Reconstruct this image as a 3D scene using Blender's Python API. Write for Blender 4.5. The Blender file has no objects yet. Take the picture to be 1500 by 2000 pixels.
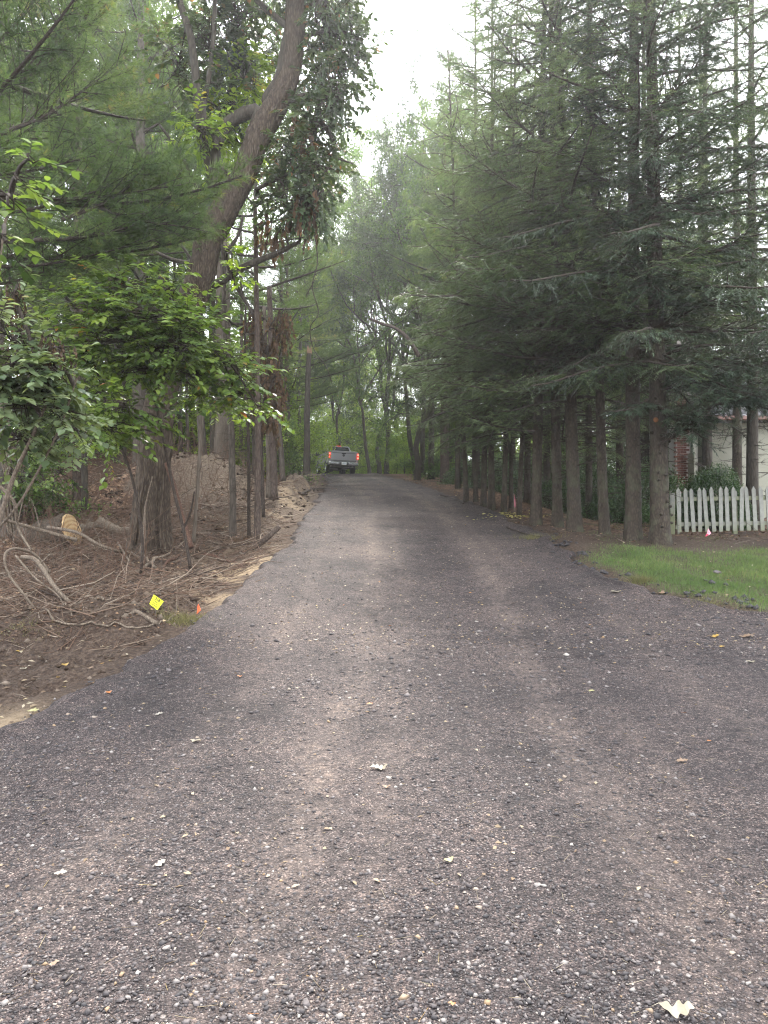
import bpy, bmesh, math
import numpy as np
from mathutils import Matrix, Vector
R = math.radians
SC = bpy.context.scene
COL = SC.collection

# ------------------------------------------------------------------ camera
F = 1386.0                      # focal length in photo pixels (1500 x 2000)
PITCH = math.atan(10.0 / F)
CAMZ = 1.6
cam = bpy.data.cameras.new('camera')
cam.sensor_fit = 'VERTICAL'; cam.angle = 2 * math.atan(1000.0 / F)
cam.clip_start = 0.05; cam.clip_end = 600
camo = bpy.data.objects.new('camera', cam); COL.objects.link(camo)
camo.location = (0, 0, CAMZ); camo.rotation_euler = (R(90) + PITCH, 0, 0)
SC.camera = camo

def P(px, py, d):
    """point seen at photo pixel (px, py) at ground distance d"""
    v = (1000.0 - py) / F; c, s = math.cos(PITCH), math.sin(PITCH)
    k = d / (c - v * s)
    return np.array([(px - 750.0) / F * k, d + 0 * k, CAMZ + (s + v * c) * k])

# ------------------------------------------------------------------ sky
SUN_EL, SUN_AZ = 52.0, 8.0       # azimuth clockwise from +Y
w = bpy.data.worlds.new('World'); SC.world = w; w.use_nodes = True
nt = w.node_tree; nt.nodes.clear()
wo = nt.nodes.new('ShaderNodeOutputWorld'); bg = nt.nodes.new('ShaderNodeBackground')
sky = nt.nodes.new('ShaderNodeTexSky'); sky.sky_type = 'NISHITA'; sky.sun_disc = False
sky.sun_elevation = R(SUN_EL); sky.sun_rotation = R(SUN_AZ); sky.air_density = 1.0; sky.dust_density = 3.0; sky.ozone_density = 1.0
tc = nt.nodes.new('ShaderNodeTexCoord'); nz = nt.nodes.new('ShaderNodeTexNoise')
nz.inputs['Scale'].default_value = 1.6; nz.inputs['Detail'].default_value = 5; nz.inputs['Roughness'].default_value = .55
cr = nt.nodes.new('ShaderNodeValToRGB')
cr.color_ramp.elements[0].position = .25; cr.color_ramp.elements[0].color = (.72, .72, .72, 1)
cr.color_ramp.elements[1].position = .62; cr.color_ramp.elements[1].color = (.97, .97, .97, 1)
mx = nt.nodes.new('ShaderNodeMix'); mx.data_type = 'RGBA'
mx.inputs[7].default_value = (16.5, 17.1, 18.0, 1)
nt.links.new(tc.outputs['Generated'], nz.inputs['Vector']); nt.links.new(nz.outputs['Fac'], cr.inputs['Fac'])
nt.links.new(cr.outputs['Color'], mx.inputs[0]); nt.links.new(sky.outputs['Color'], mx.inputs[6])
nt.links.new(mx.outputs[2], bg.inputs['Color']); bg.inputs['Strength'].default_value = 0.1
nt.links.new(bg.outputs[0], wo.inputs['Surface'])

# ------------------------------------------------------------------ sun (behind thin cloud)
sl = bpy.data.lights.new('sun', 'SUN'); sl.energy = 3.4; sl.angle = R(6); sl.color = (1, .95, .87)
so = bpy.data.objects.new('sun', sl); COL.objects.link(so)
sd = Vector((math.sin(R(SUN_AZ)) * math.cos(R(SUN_EL)), math.cos(R(SUN_AZ)) * math.cos(R(SUN_EL)), math.sin(R(SUN_EL))))
so.rotation_euler = sd.to_track_quat('Z', 'Y').to_euler()

# ------------------------------------------------------------------ exposure
SC.view_settings.view_transform = 'Standard'; SC.view_settings.look = 'None'
SC.view_settings.exposure = 1.92; SC.view_settings.gamma = 1; SC.view_settings.use_curve_mapping = False
cy = SC.cycles
cy.use_denoising = True
try: cy.denoiser = 'OPENIMAGEDENOISE'
except Exception: pass
cy.filter_width = 1.15; cy.max_bounces = 9; cy.diffuse_bounces = 6; cy.glossy_bounces = 2; cy.transmission_bounces = 4; cy.volume_bounces = 1
cy.transparent_max_bounces = 8; cy.sample_clamp_indirect = 6; cy.caustics_reflective = False; cy.caustics_refractive = False
HAZE = 0.0010

# ================================================================== helpers
rng = np.random.default_rng(11)

def hash2(ix, iy, s=0):
    n = (ix.astype(np.int64) * 374761393 + iy.astype(np.int64) * 668265263 + s * 974634777) & 0xffffffff
    n = ((n ^ (n >> 13)) * 1274126177) & 0xffffffff
    return ((n ^ (n >> 16)) & 0xffffff) / float(0xffffff)

def vnoise(x, y, s=0):
    x = np.asarray(x, float); y = np.asarray(y, float)
    ix = np.floor(x); iy = np.floor(y); fx = x - ix; fy = y - iy
    fx = fx * fx * (3 - 2 * fx); fy = fy * fy * (3 - 2 * fy)
    a = hash2(ix, iy, s); b = hash2(ix + 1, iy, s); c = hash2(ix, iy + 1, s); d = hash2(ix + 1, iy + 1, s)
    return (a + (b - a) * fx) * (1 - fy) + (c + (d - c) * fx) * fy

def fbm(x, y, oct=4, s=0, rough=.5):
    t = 0; a = 1; n = 0
    for k in range(oct):
        t = t + a * vnoise(np.asarray(x) * 2 ** k + 17.3 * k, np.asarray(y) * 2 ** k - 9.1 * k, s + k); n += a; a *= rough
    return t / n

def smooth(x, a, b):
    t = np.clip((np.asarray(x, float) - a) / (b - a), 0, 1); return t * t * (3 - 2 * t)

def nrm(v): return v / np.maximum(np.linalg.norm(v, axis=-1, keepdims=True), 1e-9)

def build(name, V, groups, mats, parent=None, tint=None, sm=False, midx=None, loc=None, kind=None, uvs=None):
    """one mesh object from vertex array and a list of (n,k) face arrays"""
    me = bpy.data.meshes.new(name)
    V = np.asarray(V, np.float32)
    groups = [np.asarray(g, np.int32) for g in groups if len(g)]
    nl = sum(g.size for g in groups); nf = sum(len(g) for g in groups)
    me.vertices.add(len(V)); me.vertices.foreach_set('co', V.ravel())
    me.loops.add(nl); me.loops.foreach_set('vertex_index', np.concatenate([g.ravel() for g in groups]))
    tot = np.concatenate([np.full(len(g), g.shape[1], np.int32) for g in groups])
    st = np.concatenate([[0], np.cumsum(tot)[:-1]]).astype(np.int32)
    me.polygons.add(nf); me.polygons.foreach_set('loop_start', st)
    if sm: me.polygons.foreach_set('use_smooth', np.ones(nf, bool))
    if midx is not None: me.polygons.foreach_set('material_index', np.asarray(midx, np.int32))
    for m in (mats if isinstance(mats, (list, tuple)) else [mats]): me.materials.append(m)
    if tint is not None:
        for k, v in (tint if isinstance(tint, dict) else {'tint': tint}).items():
            dom = 'FACE' if len(v) == nf and len(v) != len(V) else 'POINT'
            a = me.attributes.new(k, 'FLOAT', dom); a.data.foreach_set('value', np.asarray(v, np.float32))
    me.update(calc_edges=True)
    o = bpy.data.objects.new(name, me); COL.objects.link(o)
    if loc is not None: o.location = loc
    if parent is not None: o.parent = parent
    if kind: o['kind'] = kind
    return o

class Geo:
    def __init__(s): s.V = []; s.Q = []; s.T = []; s.tq = []; s.tt = []; s.n = 0
    def add(s, V, Q=None, T=None, tint=.5):
        V = np.asarray(V, float).reshape(-1, 3)
        if Q is not None and len(Q):
            Q = np.asarray(Q, np.int64); s.Q.append(Q + s.n)
            s.tq.append(np.broadcast_to(np.asarray(tint, float), (len(Q),)) if np.ndim(tint) == 0 or len(tint) == len(Q) else np.repeat(tint, len(Q) // len(tint)))
        if T is not None and len(T):
            T = np.asarray(T, np.int64); s.T.append(T + s.n)
            s.tt.append(np.broadcast_to(np.asarray(tint, float), (len(T),)) if np.ndim(tint) == 0 or len(tint) == len(T) else np.repeat(tint, len(T) // len(tint)))
        s.V.append(V); s.n += len(V)
    def out(s, name, mat, parent=None, sm=False, kind=None, loc=None):
        V = np.concatenate(s.V); g = []; t = []
        if s.Q: g.append(np.concatenate(s.Q)); t += s.tq
        if s.T: g.append(np.concatenate(s.T)); t += s.tt
        return build(name, V, g, mat, parent, np.concatenate(t), sm, kind=kind, loc=loc)

def tube(pts, rad, sides=6, cap=True, rough=0.0, seed=0):
    pts = np.asarray(pts, float); n = len(pts); rad = np.broadcast_to(np.asarray(rad, float), (n,))
    t = np.gradient(pts, axis=0); t = nrm(t)
    ref = np.array([0, 0, 1.]) if abs(t[:, 2]).mean() < .8 else np.array([1., 0, 0])
    a = nrm(np.cross(t, ref)); b = np.cross(t, a)
    ang = np.arange(sides) * 2 * math.pi / sides
    rr = rad[:, None] * np.ones(sides)
    if rough: rr = rr * (1 + rough * (fbm(np.arange(sides)[None] * 3.1 + seed * 7.7, np.arange(n)[:, None] * .9 + seed, 2, seed) - .5) * 2)
    V = pts[:, None] + rr[..., None] * (np.cos(ang)[None, :, None] * a[:, None] + np.sin(ang)[None, :, None] * b[:, None])
    V = V.reshape(-1, 3)
    i = np.arange(n - 1)[:, None] * sides; j = np.arange(sides)[None]; j2 = (j + 1) % sides
    Q = np.stack([i + j, i + j2, i + sides + j2, i + sides + j], -1).reshape(-1, 4)
    T = None
    if cap:
        V = np.concatenate([V, pts[:1], pts[-1:]]); jj = np.arange(sides); k = (jj + 1) % sides
        T = np.concatenate([np.stack([np.full(sides, n * sides), k, jj], 1), np.stack([np.full(sides, n * sides + 1), (n - 1) * sides + jj, (n - 1) * sides + k], 1)])
    return V, Q, T

def spline(pts, n):
    """Catmull-Rom resample"""
    p = np.asarray(pts, float); p = np.concatenate([[2 * p[0] - p[1]], p, [2 * p[-1] - p[-2]]])
    m = len(p) - 3; u = np.linspace(0, m - 1e-6, n); i = u.astype(int); t = (u - i)[:, None]
    a, b, c, d = p[i], p[i + 1], p[i + 2], p[i + 3]
    return .5 * (2 * b + (c - a) * t + (2 * a - 5 * b + 4 * c - d) * t * t + (3 * b - a - 3 * c + d) * t ** 3)

def sticks(A, B, r0, r1, sides=3):
    """N straight tapered sticks at once"""
    A = np.asarray(A, float); B = np.asarray(B, float); N = len(A)
    if N == 0: return np.zeros((0, 3)), np.zeros((0, 4), int)
    t = nrm(B - A); ref = np.where(np.abs(t[:, 2:3]) > .8, [[1., 0, 0]], [[0, 0, 1.]])
    a = nrm(np.cross(t, ref)); b = np.cross(t, a)
    ang = np.arange(sides) * 2 * math.pi / sides
    ring = np.cos(ang)[None, :, None] * a[:, None] + np.sin(ang)[None, :, None] * b[:, None]
    r0 = np.broadcast_to(r0, (N,)); r1 = np.broadcast_to(r1, (N,))
    V = np.concatenate([A[:, None] + ring * r0[:, None, None], B[:, None] + ring * r1[:, None, None]], 1).reshape(-1, 3)
    base = np.arange(N)[:, None] * 2 * sides; j = np.arange(sides)[None]; k = (j + 1) % sides
    return V, np.stack([base + j, base + k, base + sides + k, base + sides + j], -1).reshape(-1, 4)

SPRIG = (np.array([[0, -.5, 0], [0, .5, 0], [1, 0, 0]]), None, np.array([[0, 1, 2]]))
DIAM = (np.array([[0, 0, 0], [.45, .5, .08], [1, 0, -.05], [.45, -.5, .08]]), np.array([[0, 3, 2, 1]]), None)
LEAF = (np.array([[0, 0, 0], [.18, .36, .05], [.5, .5, .09], [.8, .28, .03], [1, 0, -.08], [.8, -.28, .03], [.5, -.5, .09], [.18, -.36, .05], [.5, 0, 0]]),
        np.array([[0, 8, 2, 1], [8, 4, 3, 2], [0, 7, 6, 8], [8, 6, 5, 4]]), None)
def leaves(geo, A, D, N, L, W, tint, tpl=SPRIG):
    """N leaves: base A, direction D, approximate normal N"""
    A = np.asarray(A, float); n = len(A)
    if n == 0: return
    D = nrm(np.asarray(D, float)); S = nrm(np.cross(N, D)); U = np.cross(D, S)
    L = np.broadcast_to(L, (n,))[:, None, None]; W = np.broadcast_to(W, (n,))[:, None, None]
    v, q, t = tpl
    V = A[:, None] + v[None, :, 0:1] * L * D[:, None] + v[None, :, 1:2] * W * S[:, None] + v[None, :, 2:3] * L * U[:, None]
    off = (np.arange(n) * len(v))[:, None, None]
    Q = (off + q[None]).reshape(-1, 4) if q is not None else None
    T = (off + t[None]).reshape(-1, 3) if t is not None else None
    k = len(q) if q is not None else len(t)
    tint = np.broadcast_to(tint, (n,))
    geo.add(V.reshape(-1, 3), Q, T, np.repeat(tint, k))

def rdir(n):
    return nrm(rng.normal(size=(n, 3)))

# --- materials
def lk(t, a, b): t.links.new(a, b)
def mat_new(name):
    m = bpy.data.materials.new(name); m.use_nodes = True; t = m.node_tree; t.nodes.clear()
    return m, t, t.nodes.new('ShaderNodeOutputMaterial')
def N(t, ty, **kw):
    n = t.nodes.new(ty)
    for k, v in kw.items():
        if k in n.inputs: n.inputs[k].default_value = v
        else: setattr(n, k, v)
    return n
def ramp(t, fac, stops):
    r = t.nodes.new('ShaderNodeValToRGB'); e = r.color_ramp.elements
    while len(e) > 1: e.remove(e[-1])
    e[0].position = stops[0][0]; e[0].color = (*stops[0][1], 1)
    for p, c in stops[1:]:
        x = e.new(p); x.color = (*c, 1)
    lk(t, fac, r.inputs['Fac']); return r.outputs['Color']
def mixc(t, fac, a, b, bt='MIX'):
    m = t.nodes.new('ShaderNodeMix'); m.data_type = 'RGBA'; m.blend_type = bt
    for s, x in ((0, fac), (6, a), (7, b)):
        if hasattr(x, 'is_output'): lk(t, x, m.inputs[s])
        elif s == 0: m.inputs[0].default_value = x
        else: m.inputs[s].default_value = (*x, 1)
    return m.outputs[2]
def math_(t, op, a, b=0.0, c=None):
    m = t.nodes.new('ShaderNodeMath'); m.operation = op
    for i, x in enumerate((a, b) if c is None else (a, b, c)):
        if hasattr(x, 'is_output'): lk(t, x, m.inputs[i])
        else: m.inputs[i].default_value = x
    return m.outputs[0]

def foliage(name, stops, trans=.35, rough=.5, spec=.3, tr_gain=(1.25, 1.25, .6)):
    m, t, o = mat_new(name)
    at = N(t, 'ShaderNodeAttribute', attribute_name='tint')
    oi = N(t, 'ShaderNodeObjectInfo')
    f = math_(t, 'ADD', at.outputs['Fac'], math_(t, 'MULTIPLY_ADD', oi.outputs['Random'], .16, -.08))
    c = ramp(t, f, stops)
    p = N(t, 'ShaderNodeBsdfPrincipled', Roughness=rough); p.inputs['Specular IOR Level'].default_value = spec
    lk(t, c, p.inputs['Base Color'])
    tr = N(t, 'ShaderNodeBsdfTranslucent'); g = mixc(t, 1.0, c, tr_gain, 'MULTIPLY'); lk(t, g, tr.inputs['Color'])
    mxs = N(t, 'ShaderNodeMixShader'); mxs.inputs[0].default_value = trans
    lk(t, p.outputs[0], mxs.inputs[1]); lk(t, tr.outputs[0], mxs.inputs[2]); lk(t, mxs.outputs[0], o.inputs['Surface'])
    return m

def bark(name, c0, c1, c2, sx=9., sz=1.6, bump=.6, dist=.02, moss=None, lichen=0.0):
    m, t, o = mat_new(name)
    g = N(t, 'ShaderNodeTexCoord'); mp = N(t, 'ShaderNodeMapping'); mp.inputs['Scale'].default_value = (sx, sx, sz)
    lk(t, g.outputs['Object'], mp.inputs['Vector'])
    n1 = N(t, 'ShaderNodeTexNoise', Scale=1.6, Detail=7.0, Roughness=.65, Distortion=.4); lk(t, mp.outputs[0], n1.inputs['Vector'])
    vo = N(t, 'ShaderNodeTexVoronoi', Scale=2.2, feature='DISTANCE_TO_EDGE'); lk(t, mp.outputs[0], vo.inputs['Vector'])
    n2 = N(t, 'ShaderNodeTexNoise', Scale=.9, Detail=3.0); lk(t, g.outputs['Object'], n2.inputs['Vector'])
    vr = math_(t, 'MINIMUM', math_(t, 'MULTIPLY', vo.outputs['Distance'], 3.2), 1.0)
    h = math_(t, 'MULTIPLY_ADD', vr, .32, math_(t, 'MULTIPLY', n1.outputs['Fac'], .85))
    c = ramp(t, h, [(.25, c0), (.55, c1), (.9, c2)])
    c = mixc(t, math_(t, 'MULTIPLY', n2.outputs['Fac'], .5), c, tuple(x * .62 for x in c1))
    if lichen:
        n3 = N(t, 'ShaderNodeTexNoise', Scale=5.0, Detail=5.0); lk(t, g.outputs['Object'], n3.inputs['Vector'])
        f = ramp(t, n3.outputs['Fac'], [(.5, (0, 0, 0)), (.62, (1, 1, 1))])
        c = mixc(t, math_(t, 'MULTIPLY', f, lichen), c, (.075, .085, .05))
    if moss:
        sp = N(t, 'ShaderNodeSeparateXYZ'); lk(t, g.outputs['Object'], sp.inputs[0])
        n4 = N(t, 'ShaderNodeTexNoise', Scale=6.0, Detail=4.0); lk(t, g.outputs['Object'], n4.inputs['Vector'])
        z = math_(t, 'MULTIPLY_ADD', sp.outputs['Z'], -1.8, math_(t, 'ADD', n4.outputs['Fac'], moss))
        zc = N(t, 'ShaderNodeClamp'); lk(t, z, zc.inputs[0])
        c = mixc(t, zc.outputs[0], c, (.035, .05, .018))
    p = N(t, 'ShaderNodeBsdfPrincipled', Roughness=.88); p.inputs['Specular IOR Level'].default_value = .2
    b = N(t, 'ShaderNodeBump', Strength=bump, Distance=dist); lk(t, h, b.inputs['Height']); lk(t, b.outputs[0], p.inputs['Normal'])
    lk(t, c, p.inputs['Base Color']); lk(t, p.outputs[0], o.inputs['Surface'])
    return m

def simple(name, col, rough=.6, metal=0., spec=.5, emit=None, es=1., noise=0., nscale=8., bump=0., coat=0., alpha=None):
    m, t, o = mat_new(name)
    p = N(t, 'ShaderNodeBsdfPrincipled', Roughness=rough, Metallic=metal); p.inputs['Specular IOR Level'].default_value = spec
    p.inputs['Base Color'].default_value = (*col, 1)
    if coat: p.inputs['Coat Weight'].default_value = coat; p.inputs['Coat Roughness'].default_value = .05
    if noise or bump:
        g = N(t, 'ShaderNodeTexCoord'); n1 = N(t, 'ShaderNodeTexNoise', Scale=nscale, Detail=6.0, Roughness=.6); lk(t, g.outputs['Object'], n1.inputs['Vector'])
        c = ramp(t, n1.outputs['Fac'], [(.3, tuple(x * (1 - noise) for x in col)), (.7, tuple(min(1, x * (1 + noise * .5)) for x in col))]); lk(t, c, p.inputs['Base Color'])
        if bump:
            b = N(t, 'ShaderNodeBump', Strength=bump, Distance=.01); lk(t, n1.outputs['Fac'], b.inputs['Height']); lk(t, b.outputs[0], p.inputs['Normal'])
    if emit: p.inputs['Emission Color'].default_value = (*emit, 1); p.inputs['Emission Strength'].default_value = es
    lk(t, p.outputs[0], o.inputs['Surface']); return m

def tinted(name, stops, rough=.8, spec=.3, bump=0, nscale=60, trans=0):
    m, t, o = mat_new(name)
    at = N(t, 'ShaderNodeAttribute', attribute_name='tint'); c = ramp(t, at.outputs['Fac'], stops)
    g = N(t, 'ShaderNodeTexCoord'); n1 = N(t, 'ShaderNodeTexNoise', Scale=nscale, Detail=4.0); lk(t, g.outputs['Object'], n1.inputs['Vector'])
    c = mixc(t, math_(t, 'MULTIPLY', n1.outputs['Fac'], .5), c, (.35, .33, .32), 'MULTIPLY')
    p = N(t, 'ShaderNodeBsdfPrincipled', Roughness=rough); p.inputs['Specular IOR Level'].default_value = spec
    lk(t, c, p.inputs['Base Color'])
    if bump:
        b = N(t, 'ShaderNodeBump', Strength=bump, Distance=.004); lk(t, n1.outputs['Fac'], b.inputs['Height']); lk(t, b.outputs[0], p.inputs['Normal'])
    if trans:
        tr = N(t, 'ShaderNodeBsdfTranslucent'); lk(t, c, tr.inputs['Color']); ms = N(t, 'ShaderNodeMixShader'); ms.inputs[0].default_value = trans
        lk(t, p.outputs[0], ms.inputs[1]); lk(t, tr.outputs[0], ms.inputs[2]); lk(t, ms.outputs[0], o.inputs['Surface'])
    else: lk(t, p.outputs[0], o.inputs['Surface'])
    return m

# --- things
def tag(o, label=None, cat=None, group=None, kind=None):
    if label: o['label'] = label
    if cat: o['category'] = cat
    if group: o['group'] = group
    if kind: o['kind'] = kind
    return o
def empty(name, loc=(0, 0, 0), label=None, cat=None, group=None, rz=0.):
    o = bpy.data.objects.new(name, None); COL.objects.link(o); o.location = tuple(float(v) for v in loc); o.rotation_euler = (0, 0, rz); o.empty_display_size = .1
    return tag(o, label, cat, group)
KIDS = {}
def kids(o): return [c for c in bpy.data.objects if c.parent == o]
def copy_tree(o, ch=None, parent=None):
    c = o.copy(); COL.objects.link(c)
    if parent is not None: c.parent = parent
    for k in (ch if ch is not None else ()):
        d = k.copy(); COL.objects.link(d); d.parent = c
    return c
def bevbox(name, c, s, mat, parent=None, bev=0., seg=2, taper=None):
    bm = bmesh.new(); bmesh.ops.create_cube(bm, size=1)
    for v in bm.verts:
        if taper and v.co.z > 0: v.co.x *= taper[0]; v.co.y *= taper[1]
        v.co.x *= s[0]; v.co.y *= s[1]; v.co.z *= s[2]
    if bev: bmesh.ops.bevel(bm, geom=bm.edges[:], offset=bev, segments=seg, affect='EDGES', profile=.5)
    me = bpy.data.meshes.new(name); bm.to_mesh(me); bm.free(); me.materials.append(mat)
    o = bpy.data.objects.new(name, me); COL.objects.link(o); o.location = tuple(float(v) for v in c)
    if parent is not None: o.parent = parent
    if bev: me.polygons.foreach_set('use_smooth', np.zeros(len(me.polygons), bool))
    return o
def prism(name, prof, x0, x1, mat, parent=None, bev=0., fx=None):
    """profile in (y,z) extruded along x"""
    bm = bmesh.new(); a = [bm.verts.new((x0 if not fx else fx(x0, y, z), y, z)) for y, z in prof]; b = [bm.verts.new((x1 if not fx else fx(x1, y, z), y, z)) for y, z in prof]
    bm.faces.new(a); bm.faces.new(b[::-1]); n = len(prof)
    for i in range(n): bm.faces.new((a[i], b[i], b[(i + 1) % n], a[(i + 1) % n]))
    bmesh.ops.recalc_face_normals(bm, faces=bm.faces[:])
    if bev: bmesh.ops.bevel(bm, geom=bm.edges[:], offset=bev, segments=2, affect='EDGES', profile=.5)
    me = bpy.data.meshes.new(name); bm.to_mesh(me); bm.free(); me.materials.append(mat)
    o = bpy.data.objects.new(name, me); COL.objects.link(o)
    if parent is not None: o.parent = parent
    return o
def lathe(name, prof, seg, mat, parent=None, axis='x'):
    ang = np.arange(seg) * 2 * math.pi / seg; prof = np.array(prof, float); n = len(prof)
    V = np.stack([np.repeat(prof[:, 0], seg), np.outer(prof[:, 1], np.cos(ang)).ravel(), np.outer(prof[:, 1], np.sin(ang)).ravel()], 1)
    if axis == 'z': V = V[:, [1, 2, 0]]
    if axis == 'y': V = V[:, [1, 0, 2]]
    i = np.arange(n - 1)[:, None] * seg; j = np.arange(seg)[None]; k = (j + 1) % seg
    Q = np.stack([i + j, i + k, i + seg + k, i + seg + j], -1).reshape(-1, 4)
    o = build(name, V, [Q], mat, parent); return o

# ================================================================== materials
M = {}
M['hemlock'] = foliage('hemlock_needles', [(0, (.035, .058, .034)), (.4, (.085, .128, .066)), (.75, (.155, .205, .11)), (1, (.22, .26, .15))], .42, .5, .35)
M['spruce'] = foliage('spruce_needles', [(0, (.020, .034, .023)), (.5, (.046, .072, .046)), (.85, (.088, .122, .078)), (1, (.14, .17, .11))], .28, .5, .35)
M['pine'] = foliage('pine_needles', [(0, (.03, .055, .018)), (.5, (.085, .135, .042)), (.85, (.15, .2, .065)), (1, (.24, .2, .07))], .42, .5, .3)
M['broad'] = foliage('broad_leaf', [(0, (.035, .065, .022)), (.4, (.08, .14, .04)), (.75, (.13, .2, .055)), (.93, (.2, .26, .07)), (1, (.3, .22, .06))], .52, .45, .35)
M['lime'] = foliage('lime_leaf', [(0, (.06, .11, .02)), (.4, (.14, .22, .035)), (.75, (.23, .32, .055)), (.93, (.32, .37, .08)), (1, (.4, .32, .07))], .58, .42, .4)
M['sapling'] = foliage('sapling_leaf', [(0, (.028, .05, .018)), (.4, (.10, .16, .038)), (.75, (.17, .235, .055)), (.93, (.17, .22, .04)), (.97, (.3, .24, .05)), (1, (.35, .13, .04))], .5, .33, .5)
M['palesap'] = foliage('pale_leaf', [(0, (.05, .08, .04)), (.4, (.12, .16, .08)), (.8, (.2, .24, .12)), (.93, (.22, .27, .1)), (1, (.38, .17, .05))], .4, .35, .5)
M['dead'] = foliage('dead_leaf', [(0, (.035, .024, .017)), (.5, (.085, .052, .033)), (.85, (.15, .088, .05)), (1, (.26, .12, .045))], .3, .7, .2)
M['bush'] = foliage('bush_leaf', [(0, (.016, .035, .014)), (.5, (.035, .075, .022)), (1, (.09, .15, .04))], .25, .3, .6)
M['oakleaf'] = foliage('oak_leaf', [(0, (.03, .045, .025)), (.5, (.05, .08, .035)), (.8, (.08, .11, .045)), (.9, (.11, .08, .05)), (1, (.2, .1, .05))], .35, .45, .35)
M['oakbark'] = bark('oak_bark', (.016, .012, .009), (.062, .046, .034), (.135, .108, .08), 13, 2.4, 1.0, .03, moss=-.35)
M['greybark'] = bark('grey_bark', (.025, .021, .017), (.075, .062, .05), (.13, .11, .09), 10, 2.0, .7, .02)
M['darkbark'] = bark('dark_bark', (.018, .015, .012), (.05, .042, .033), (.085, .072, .056), 10, 2.0, .7, .02)
M['sprucebark'] = bark('spruce_bark', (.013, .010, .008), (.042, .033, .025), (.08, .064, .048), 12, 4.5, .9, .02, moss=-.75, lichen=.3)
M['pinebark'] = bark('pine_bark', (.022, .016, .013), (.068, .05, .04), (.12, .092, .075), 10, 3.5, .9, .02)
M['smoothbark'] = bark('smooth_bark', (.035, .027, .02), (.095, .077, .06), (.15, .125, .1), 22, 1.2, .5, .012)
M['twig'] = bark('twig_bark', (.014, .011, .009), (.04, .03, .024), (.08, .065, .052), 20, 8, .4, .01)
M['deadwood'] = bark('dead_wood', (.035, .026, .019), (.12, .093, .07), (.22, .18, .14), 20, 8, .5, .01)
M['redwood'] = bark('red_twig', (.03, .017, .012), (.075, .04, .028), (.13, .08, .058), 20, 8, .5, .01)
M['white_paint'] = simple('white_paint', (.27, .27, .25), .6, noise=.22, nscale=5, bump=.15)
M['siding'] = simple('cream_siding', (.21, .205, .15), .55, noise=.06, nscale=2)
M['brick'] = tinted('brick_face', [(0, (.07, .028, .02)), (.5, (.12, .046, .033)), (1, (.17, .078, .056))], .85, .2, .5, 40)
M['mortar'] = simple('mortar', (.36, .33, .3), .9, noise=.2, nscale=30)
M['black'] = simple('black_plastic', (.012, .012, .013), .6)
M['rubber'] = simple('tyre_rubber', (.018, .018, .018), .85, bump=.3, nscale=40)

# ================================================================== terrain
_ys = np.linspace(-60, 260, 3201)
_hp = np.interp(_ys, [-60, -10, 0, 5, 6.5, 8, 10.3, 13, 18, 27, 36, 44, 47, 49, 52, 58, 75, 120, 260], [-.6, -.15, 0, 0, .06, .22, .62, 1.1, 1.75, 2.7, 3.46, 4.19, 4.48, 4.53, 4.45, 4.1, 3.6, 3.4, 4.5])
_k = np.exp(-.5 * (np.arange(-15, 16) / 7.0) ** 2); _k /= _k.sum()
_hp = np.convolve(np.pad(_hp, 15, mode='edge'), _k, 'valid')
def hp(y): return np.interp(y, _ys, _hp)
def XL(y): return np.interp(y, [-30, 0, 3, 5.3, 8.9, 10.6, 13.4, 18, 26, 36, 45, 60, 90], [-9, -4.6, -3.6, -2.87, -2.25, -2.06, -1.84, -1.95, -2.3, -3.0, -4.0, -5.2, -8]) + .22 * (vnoise(np.asarray(y) * 1.1, 3.3, 5) - .5) + .17 * (vnoise(np.asarray(y) * 3.7, 1.3, 6) - .5) + .07 * (vnoise(np.asarray(y) * 11., 1.3, 6) - .5)
def XR(y): return np.interp(y, [-30, 6.4, 7.3, 8.0, 8.9, 9.7, 10.6, 13.4, 18, 26, 36, 45, 60, 90], [40, 40, 12, 7.2, 4.75, 3.9, 3.35, 3.3, 2.73, 1.88, .8, -.2, -1.4, -4]) + .26 * (vnoise(np.asarray(y) * 1.3, 8.3, 7) - .5) + .24 * (vnoise(np.asarray(y) * 4.0, 2.3, 8) - .5) + .08 * (vnoise(np.asarray(y) * 11., 2.3, 8) - .5)
def yard(y): return np.interp(y, [0, 9, 11, 13, 15, 23, 40, 70], [.05, .38, .72, 1.06, 1.25, 1.55, 2.6, 3.4])
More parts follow.
